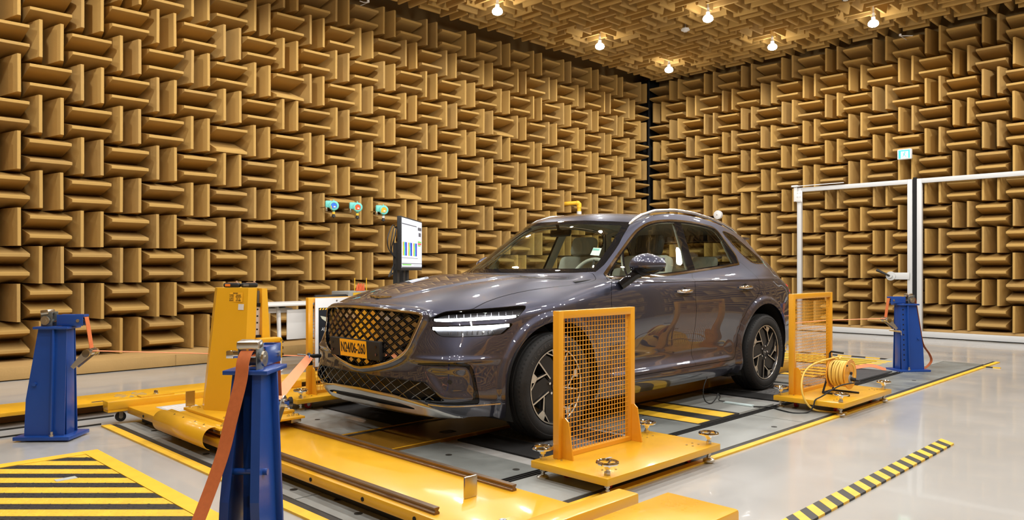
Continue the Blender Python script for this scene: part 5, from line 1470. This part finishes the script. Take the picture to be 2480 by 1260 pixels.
b.tube([RP(-.115, -.02, .185), RP(-.10, .05, -.0), RP(-.135, .10, -cz + .011)], .0095, 10)
b.build('stand', M_rub, rl, 60)
b = MB(); b.lathe([(0, .095), (.042, .095), (.046, .088), (.046, .086)], Mr @ Matrix.Translation((.0, -.045, 0)), 24); b.build('socket_plate', mat('socket_grey', (.30, .29, .26), .5), rl, 30)
b = MB(); b.cyl(RP(.09, .0, -.045), RP(.135, .0, -.05), .019, n=14); b.cyl(RP(.09, .0, .01), RP(.105, .0, .01), .014, n=12); b.cyl(RP(.088, .09, .09), RP(.10, .09, .09), .008, n=10); b.build('plug', M_rub, rl, 40)
b = MB(); b.box(RP(.0875, .0, .05), (.05, .003, .03), rotm(0, 0, 0), 0); b.build('reel_label', M_ry, rl, 0)
# loose cables
def RW(a, u, w): return Vector((6.27, 2.50, .10)) + Vector(RP(a, u, w)) * .84
cb = MB()
pth = spline([tuple(RW(-.03, -.02, .135)), tuple(RW(-.05, -.10, .150)), (6.02, 2.60, .365), (5.88, 2.63, .30), (5.805, 2.62, .20), (5.795, 2.59, .10), (5.83, 2.54, .03), (5.90, 2.46, .010), (5.94, 2.37, .010), (5.96, 2.33, .010)])
cb.tube(pth, .0075, 8); tag(cb.build('yellow_cable', M_cy, None, 60), 'yellow cable running from the reel over the cart edge to the floor', 'cable')
cb = MB(); pth = spline([tuple(RW(.135, .0, -.05)), tuple(RW(.16, -.03, -.07)), (6.05, 2.42, .20), (5.90, 2.50, .125), (5.815, 2.515, .105), (5.79, 2.52, .06), (5.76, 2.55, .012), (5.68, 2.62, .008), (5.70, 2.72, .010), (5.76, 2.86, .011), (5.70, 2.97, .010)])
cb.tube(pth, .0055, 8); tag(cb.build('black_cable', M_rub, None, 60), 'black power cable running from the reel plug along the floor', 'cable')
cb = MB(); pth = spline([(5.55, 3.30, .23), (5.50, 3.30, .16), (5.49, 3.30, .09), (5.53, 3.30, .03), (5.60, 3.29, .010), (5.68, 3.29, .045), (5.72, 3.30, .075), (5.755, 3.30, .045), (5.72, 3.29, .020), (5.76, 3.26, .010)])
cb.tube(pth, .0045, 8); tag(cb.build('black_cable', M_rub, None, 60), 'thin black cable hanging under the car sill with a loop', 'cable')
tpp = strip('cable_tape', 5.70, 5.76, 2.99, 3.24, .006, .014, mat('tape_pale_blue', (.55, .66, .66), .4), 'pale blue tape holding the thin cable to the deck', 'tape')

# ================================================================ FAR SIDE: DESK, CHAIR, MONITOR, RACK
dk = empty('desk', (4.5, 7.9, 0)); tag(dk, 'white desk on castors behind the yellow column', 'desk')
MB().box((0, 0, .725), (1.56, .60, .025), None, .006).build('desk_top', M_white, dk, 40)
for sx in (-1, 1):
    x = sx * .42
    lg = MB().tube([(x, -.20, .065), (x, -.17, .66), (x, -.12, .70), (x, .12, .70), (x, .17, .66), (x, .24, .065)], [.020, .024, .024, .024, .024, .020], 10)
    lg.box((x - sx * .05, 0, .695), (.20, .10, .03), None, .006)
    lg.build('leg_frame', M_white, dk, 50)
for sx in (-1, 1):
    for y in (-.20, .24):
        castor_ = MB().cyl((sx * .42, y - .018, .033), (sx * .42, y + .018, .033), .033, n=20).build('castor', M_white, dk, 30)
MB().box((.10, -.22, .505), (.90, .018, .33), None, .006).build('modesty_panel', M_white, dk, 40)
MB().box((-.42, -.10, .66), (.35, .12, .05), None, .005).build('cable_tray', M_white, dk, 40)
ch = empty('office_chair', (4.62, 7.32, 0)); tag(ch, 'black office chair standing behind the far guard cart', 'chair')
b = MB(); b.box((0, 0, .46), (.46, .44, .08), None, .035); b.build('seat', M_rub, ch, 40)
b = MB(); b.box((.0, .20, .68), (.44, .06, .30), rotm(-.15, 0, 0), .028); b.build('backrest', M_rub, ch, 40)
b = MB(); b.cyl((0, 0, .1), (0, 0, .44), .025, n=14); 
for k in range(5): a = 2 * PI * k / 5 + .3; b.cyl((0, 0, .11), (.27 * math.cos(a), .27 * math.sin(a), .075), .018, .013, 8)
b.box((0, .19, .50), (.05, .03, .22)); b.build('base', M_rub, ch, 40)
for k in range(5):
    a = 2 * PI * k / 5 + .3; MB().cyl((.27 * math.cos(a) - .02, .27 * math.sin(a), .03), (.27 * math.cos(a) + .02, .27 * math.sin(a), .03), .03, n=16).build('castor', M_rub, ch, 30)
# monitor
A = Vector((5.19, 6.98, 0)); B_ = Vector((6.05, 7.70, 0)); u_ = (B_ - A).normalized(); nrm = Vector((u_.y, -u_.x, 0)); Wd = (B_ - A).length
mn = empty('display_screen', tuple((A + B_) / 2)); tag(mn, 'large flat screen with measurement plots on a black stand', 'screen')
M_mon = basis(tuple(u_), (0, 0, 1), tuple(nrm), (0, 0, 1.411))
MB().box((0, 0, -.03), (Wd, .62, .05), None, .006).build('bezel', M_rub, mn, 30).matrix_local = M_mon
def em(c, s=1.): return mat('screen_colour', c, .4, emit=c, estr=s)
def scr(n, x0, x1, y0, y1, z, m):
    o = MB().box(((x0 + x1) / 2, (y0 + y1) / 2, z), (x1 - x0, y1 - y0, .0006)).build(n, m, so_, 0); return o
so_ = MB().box((0, .006, -.0040), (Wd - .04, .575, .002)).build('screen', em((.62, .66, .74), .85), mn, 0); so_.matrix_local = M_mon
w2 = Wd / 2
U = lambda f: -w2 + .02 + f * (Wd - .04); Vv = lambda f: .293 - f * .575
M_w = em((.72, .75, .82), .8); M_g = em((.10, .11, .14), .3); M_gr = em((.16, .50, .10), .5); M_rd = em((.65, .08, .08), .5); M_pk = em((.60, .35, .40), .4)
for (x0, x1, y0, y1, m) in ((.0, .72, .105, .125, M_g), (.78, .98, .12, .19, M_g), (.82, .95, .235, .32, M_g), (.0, .78, .79, .80, M_g), (.0, 1., .90, .915, M_g), (.02, .45, .92, .945, M_gr), (.55, .97, .93, .955, em((.45, .5, .55), .5)), (.78, .97, .42, .455, M_gr), (.78, .97, .46, .495, M_rd), (.78, .93, .50, .53, M_gr), (0., 1., .972, 1., M_g), (.02, .75, .14, .43, M_w)):
    scr('window_block', U(x0), U(x1), Vv(y1), Vv(y0), -.0024 if m is not M_w else -.0027, m)
pts = [(0.04, .30), (.07, .22), (.10, .30), (.14, .29), (.18, .34), (.22, .37), (.26, .36), (.30, .41), (.36, .40), (.40, .32), (.44, .18), (.48, .27), (.52, .33), (.56, .29), (.60, .33), (.66, .36), (.72, .41)]
b = MB().tube([(U(x), Vv(y), -.0018) for x, y in pts], .0016, 4); b.build('plot_line', M_pk, so_, 0)
def rainbow():
    m = bpy.data.materials.new('colour_map'); m.use_nodes = True; nt = m.node_tree; bs = nt.nodes['Principled BSDF']
    tc = nt.nodes.new('ShaderNodeTexCoord'); sx = nt.nodes.new('ShaderNodeSeparateXYZ'); nt.links.new(tc.outputs['Generated'], sx.inputs[0])
    n = nt.nodes.new('ShaderNodeTexNoise'); n.inputs['Scale'].default_value = 3; nt.links.new(tc.outputs['Generated'], n.inputs['Vector'])
    a = nt.nodes.new('ShaderNodeMath'); a.operation = 'MULTIPLY_ADD'; a.inputs[1].default_value = .35; nt.links.new(n.outputs['Fac'], a.inputs[0]); nt.links.new(sx.outputs['X'], a.inputs[2])
    cr_ = nt.nodes.new('ShaderNodeValToRGB'); el = cr_.color_ramp.elements; el[0].position = .15; el[0].color = (.5, .04, .02, 1); el[1].position = 1.1; el[1].color = (.02, .02, .35, 1)
    for p, c in ((.3, (.6, .45, .03, 1)), (.5, (.12, .5, .12, 1)), (.7, (.05, .3, .55, 1)), (.9, (.04, .05, .4, 1))): e = el.new(p); e.color = c
    nt.links.new(a.outputs[0], cr_.inputs[0]); nt.links.new(cr_.outputs[0], bs.inputs['Emission Color']); nt.links.new(cr_.outputs[0], bs.inputs['Base Color']); bs.inputs['Emission Strength'].default_value = .8
    return m
rbm = rainbow()
for x0 in (.04, .29, .54): scr('colour_plot', U(x0), U(x0 + .19), Vv(.75), Vv(.475), -.0022, rbm)
b = MB(); b.box((-.18, -.35, -.085), (.10, .9, .05), None, .004); b.box((.02, -.65, -.085), (.10, .9, .05), None, .004); b.box((0, 0, -.06), (.5, .3, .02)); b.build('stand_post', M_rub, mn, 30).matrix_local = M_mon
b = MB(); b.box((0, 0, .03), (.7, .6, .05), rotm(0, 0, .7), .01); b.build('stand_base', M_rub, mn, 30)
b = MB()
for (dx, zt, zb, k) in ((-.80, .16, -.12, 0), (-.70, .10, -.20, .02), (-.66, .13, -.05, .04)):
    b.tube(spline([(-.46, .17, -.09 + k), (-.58, .20 - k, -.10 + k), (dx, .05, -.10 + k), (dx + .03, -.06, -.10), (-.60, -.14, -.09), (-.47, -.18, -.09), (-.55, -.26, -.10), (dx + .04, -.38 + k, -.10), (-.50, -.30, -.09), (-.44, -.16 + k, -.09), (-.52, .0, -.10), (-.47, .12, -.09)]), .006, 6)
b.build('cable_bundle', M_rub, mn, 60).matrix_local = M_mon
MB().box((-.47, -.47, -.085), (.10, .95, .05)).build('cable_post', M_rub, mn, 0).matrix_local = M_mon
# small rack with orange gloves
rk = empty('equipment_case', (5.60, 8.52, 0)); tag(rk, 'grey equipment case behind the hood with orange gloves on top', 'case')
MB().box((0, 0, .42), (.5, .4, .82), None, .01).build('case_body', mat('case_grey', (.30, .31, .30), .5), rk, 30)
b = MB()
for x in (-.09, .09): b.cyl((x, -.1, .83), (x, -.1, 1.0), .006, n=8)
b.build('wire_stand', M_line, rk, 0); MB().box((-.12, -.202, .79), (.12, .003, .05)).build('yellow_label', M_line, rk, 0)
b = MB(); rg = random.Random(2)
for k in range(7): x = -.06 + k * .018; b.tube([(x, -.1, .832), (x + rg.uniform(-.01, .01), -.1, .88), (x + rg.uniform(-.02, .02), -.1, .93 + rg.uniform(-.02, .01))], [.013, .013, .008], 8)
b.build('orange_glove', mat('glove_orange', (.75, .14, .04), .6), rk, 60)

# ================================================================ WALL AND CEILING FIXTURES
M_teal = mat('detector_teal', (.15, .56, .50), .4, noise=.06, nscale=20)
def detector(x, z, colr, label, yellow=True):
    r = empty('gas_detector', (x, 9.30, z)); tag(r, label, 'gas detector', 'teal gas detectors on the foam wall'); r.scale = (.70, .70, .70)
    b = MB(); My = rotm(PI / 2, 0, -.45)
    b.lathe([(0, -.09), (.075, -.09), (.080, -.06), (.080, .03), (.098, .035), (.100, .06), (.090, .075), (.060, .080), (.058, .072), (0, .072)], My, 16)
    b.box((-.09, .03, .03), (.14, .10, .14), rotm(0, 0, -.45), .02); b.cyl((0, 0, -.08), (0, 0, -.13), .022, n=14); b.cyl((.0, -.0, .09), (0, 0, .125), .012, n=10)
    b.build('housing', M_teal, r, 40)
    b = MB(); b.lathe([(0, .0725), (.055, .0725), (.055, .078), (0, .078)], My, 28); fo = b.build('dial', mat('dial_' + label[:6].strip(), colr, .3), r, 30)
    b = MB(); b.box((0, 0, 0), (.040, .028, .002)); o = b.build('dial_window', M_white, fo, 0); o.matrix_local = My @ Matrix.Translation((.012, -.022, .080))
    b = MB(); b.cyl((0, 0, -.12), (0, 0, -.165), .030, n=14); b.build('collar', M_line if yellow else M_white, r, 30)
    b = MB(); b.lathe([(.026, -.165), (.030, -.18), (.040, -.215), (.040, -.225), (.012, -.228), (.004, -.25), (0, -.25)], None, 16); b.build('sensor_cap', M_rub, r, 30)
    b = MB(); b.box((0, .065, .0), (.03, .012, .18)); b.cyl((-.12, .04, .07), (-.155, .06, .07), .026, n=12); b.cyl((-.12, .05, -.03), (-.14, .25, -.03), .012, n=8); b.box((-.14, .05, -.06), (.04, .06, .10), None, .01); b.build('conduit_fitting', M_zinc, r, 30)
    b = MB(); b.box((-.085, -.055, -.035), (.012, .02, .06), rotm(0, 0, -.45), .002); b.build('side_label', M_line, r, 0)
    return r
detector(5.74, 2.00, (.04, .17, .75), 'teal gas detector with a blue dial on the foam wall')
detector(6.13, 2.00, (.70, .10, .03), 'teal gas detector with a red dial on the foam wall')
detector(6.58, 1.985, (.80, .42, .02), 'teal gas detector with an amber dial on the foam wall', False)
pp = empty('vent_pipe', (11.1, 9.35, 2.35)); tag(pp, 'yellow elbow pipe with a white nozzle on the foam wall', 'pipe')
b = MB(); b.tube([(-.16, .30, .01), (-.06, .03, .02), (-.03, .0, .02), (0, -.01, 0), (.0, -.01, -.04), (0, -.01, -.14)], .036, 14); b.tube([(-.05, .02, .02), (-.02, .0, .018), (.0, -.01, -.0), (0, -.01, -.07)], .045, 14); b.build('elbow', M_line, pp, 60)
b = MB(); b.cyl((0, -.01, -.14), (0, -.01, -.195), .045, n=16); b.box((0, -.01, -.215), (.05, .05, .05)); b.cyl((0, -.01, -.235), (0, -.01, -.25), .045, n=16); b.build('nozzle', M_white, pp, 30)
# exit sign
ex = empty('exit_sign', (XB - .12, 4.335, 3.015)); tag(ex, 'green running man exit sign above the doors', 'sign')
MB().box((0, 0, 0), (.06, .225, .175), None, .02).build('sign_box', M_white, ex, 40); MB().box((.31, 0, .0), (.56, .06, .06)).build('bracket', M_white, ex, 0)
gp = MB().box((-.0315, 0, 0), (.002, .175, .135)).build('sign_panel', mat('exit_white', (.8, .95, .9), .4, emit=(.80, 1, .92), estr=1.3), ex, 0)
M_ge = mat('exit_green', (.03, .6, .35), .4, emit=(.03, .62, .36), estr=1.0)
Bx = basis((0, -1, 0), (0, 0, 1), (-1, 0, 0), (-.0326, 0, 0))
g = MB(); g.prism([(-.0875, -.0675), (-.050, -.0675), (-.050, .0675), (-.0875, .0675)], 0, .001, Bx); g.prism([(.062, -.0675), (.0875, -.0675), (.0875, .0675), (.062, .0675)], 0, .001, Bx); g.prism([(-.05, .045), (.062, .045), (.062, .0675), (-.05, .0675)], 0, .001, Bx)
g.build('sign_door', M_ge, gp, 0)
g = MB(); 
g.lathe([(0, 0), (.012, 0), (.012, .001), (0, .001)], Bx @ Matrix.Translation((.012, .030, 0)), 14)
for p, q, w_ in (((.004, .016), (-.004, -.014), .020), ((-.004, -.012), (.022, -.030), .011), ((.022, -.030), (.030, -.058), .010), ((-.004, -.012), (-.014, -.036), .011), ((-.014, -.036), (-.042, -.042), .009), ((.004, .012), (.028, .002), .008), ((.028, .002), (.036, .014), .007), ((.002, .014), (-.026, .010), .008), ((-.026, .010), (-.034, -.008), .007)):
    g.prism(bar2(p, q, w_), 0, .001, Bx)
g.build('running_man', M_ge, gp, 0)
sp_ = empty('speaker', (XB - .06, 7.82, 2.19)); tag(sp_, 'small round white speaker on the foam wall above the car roof', 'speaker')
b = MB(); b.lathe([(0, .03), (.05, .028), (.085, .015), (.090, 0), (.085, -.05), (.03, -.07), (.0, -.07)], rotm(0, -PI / 2, 0), 28); b.build('shell', M_white, sp_, 40)
b = MB(); b.lathe([(0, .034), (.010, .034), (.010, .030)], rotm(0, -PI / 2, 0), 12); b.build('centre_knob', M_zinc, sp_, 30)
b = MB(); b.cyl((.05, 0, 0), (.3, 0, -.02), .015, n=10); b.build('bracket', M_white, sp_, 30)
sd_ = empty('smoke_detector', (10.97, 6.93, ZC - .0)); tag(sd_, 'small round smoke detector among the ceiling wedges', 'smoke detector')
b = MB(); b.lathe([(0, -.04), (.03, -.04), (.045, -.025), (.07, -.015), (.075, .0), (.075, .012), (0, .012)], None, 24); b.cyl((0, 0, .01), (0, 0, .3), .012, n=8); b.build('shell', M_white, sd_, 40)
ss_ = empty('ceiling_sensor', (11.20, 4.40, ZC - .03)); tag(ss_, 'small perforated white sensor at the top edge of the ceiling', 'sensor')
b = MB(); b.lathe([(0, -.07), (.03, -.066), (.05, -.05), (.06, -.02), (.06, .03), (0, .03)], None, 20); b.cyl((0, 0, .03), (0, 0, .3), .012, n=8); sh_ = b.build('shell', M_white, ss_, 40)
b = MB()
for k in range(8): a = 2 * PI * k / 8; b.cyl((.042 * math.cos(a), .042 * math.sin(a), -.062), (.046 * math.cos(a), .046 * math.sin(a), -.054), .007, n=8)
b.build('grille_hole', M_black2, sh_, 0)
for (p0, p1, p2, l) in (((6.30, 9.28, 4.98), (6.2, 9.25, 4.95), (6.12, 9.22, 4.94), 'thin wire end at the top of the left foam wall'), ((13.35, 4.36, 4.95), (13.38, 4.27, 4.94), (13.42, 4.19, 4.93), 'thin wire end high on the back foam wall')):
    b = MB(); q_ = (p0[0], YL + .5, p0[2]) if p0[0] < 10 else (XB + .5, p0[1], p0[2]); b.tube([q_, p0], .006, 6); b.tube([p0, p1, p2], .006, 6); b.cyl(p0, (p0[0], p0[1], p0[2] + .03), .02, n=8); tag(b.build('wire_end', M_white, None, 60), l, 'wire')
# cable tie on foam ledge etc left out: too small
# ---- lamps
M_bulb = mat('bulb_glow', (1, 1, 1), .3, emit=(1., .96, .90), estr=55)
lamp0 = None
LAMPS = [(7.80, 8.14, 'nearest the left wall'), (10.30, 6.11, 'middle of the front row'), (12.33, 4.42, 'at the right'), (10.27, 8.18, 'second along the left wall'), (12.40, 6.11, 'centre of the far row'), (12.42, 8.21, 'in the far left corner of the room')]
LBL = ['bright ceiling lamp nearest the camera on the left', 'bright ceiling lamp at the top between two wedge rows, middle', 'bright ceiling lamp furthest right near the back wall', 'bright ceiling lamp in the second row, left', 'bright ceiling lamp in the second row, right', 'bright ceiling lamp nearest the room corner']
XS = [12.40, 10.30, 7.95, 5.85, 3.75, 1.65, -.45]; YS = [8.18, 6.11, 4.2, 2.2, .2, -1.8]
allp = [(x, y) for x, y, _ in LAMPS]
for x in XS:
    for y in YS:
        if min(math.hypot(x - a, y - b) for a, b in allp) > .9: allp.append((x, y))
sock = MB(); sock.lathe([(0, .16), (.020, .16), (.022, .10), (.030, .095), (.030, .06), (.024, .055), (.024, .045)], None, 18)
sock_o = None
for i, (x, y) in enumerate(allp):
    r = empty('ceiling_lamp', (x, y, ZC - .16)); tag(r, LBL[i] if i < 6 else 'bright ceiling lamp overhead outside the picture', 'lamp', 'ceiling lamps')
    if sock_o is None:
        sock_o = sock.build('lamp_holder', M_white, r, 30)
        b = MB(); b.lathe([(.020, .075), (.026, .060), (.040, .045)], None, 28); neck_o = b.build('reflector', M_white, r, 60)
        b = MB(); b.lathe([(.040, .045), (.062, .028), (.076, .004), (.078, -.018), (.066, -.040), (.040, -.054), (0, -.060)], None, 28); bulb_o = b.build('bulb', M_bulb, r, 60)
        b = MB(); b.cyl((0, 0, .15), (0, 0, .6), .012, n=8); rod_o = b.build('stem', M_white, r, 30)
    else:
        for o in (sock_o, neck_o, bulb_o, rod_o): c = o.copy(); C.objects.link(c); c.parent = r
    ld = bpy.data.lights.new('lamp_light', 'SPOT'); ld.energy = LAMP_W; ld.color = LAMP_C; ld.shadow_soft_size = .05; ld.spot_size = math.radians(172); ld.spot_blend = .35
    lo = bpy.data.objects.new('lamp_light', ld); C.objects.link(lo); lo.parent = r; lo.location = (0, 0, -.115)
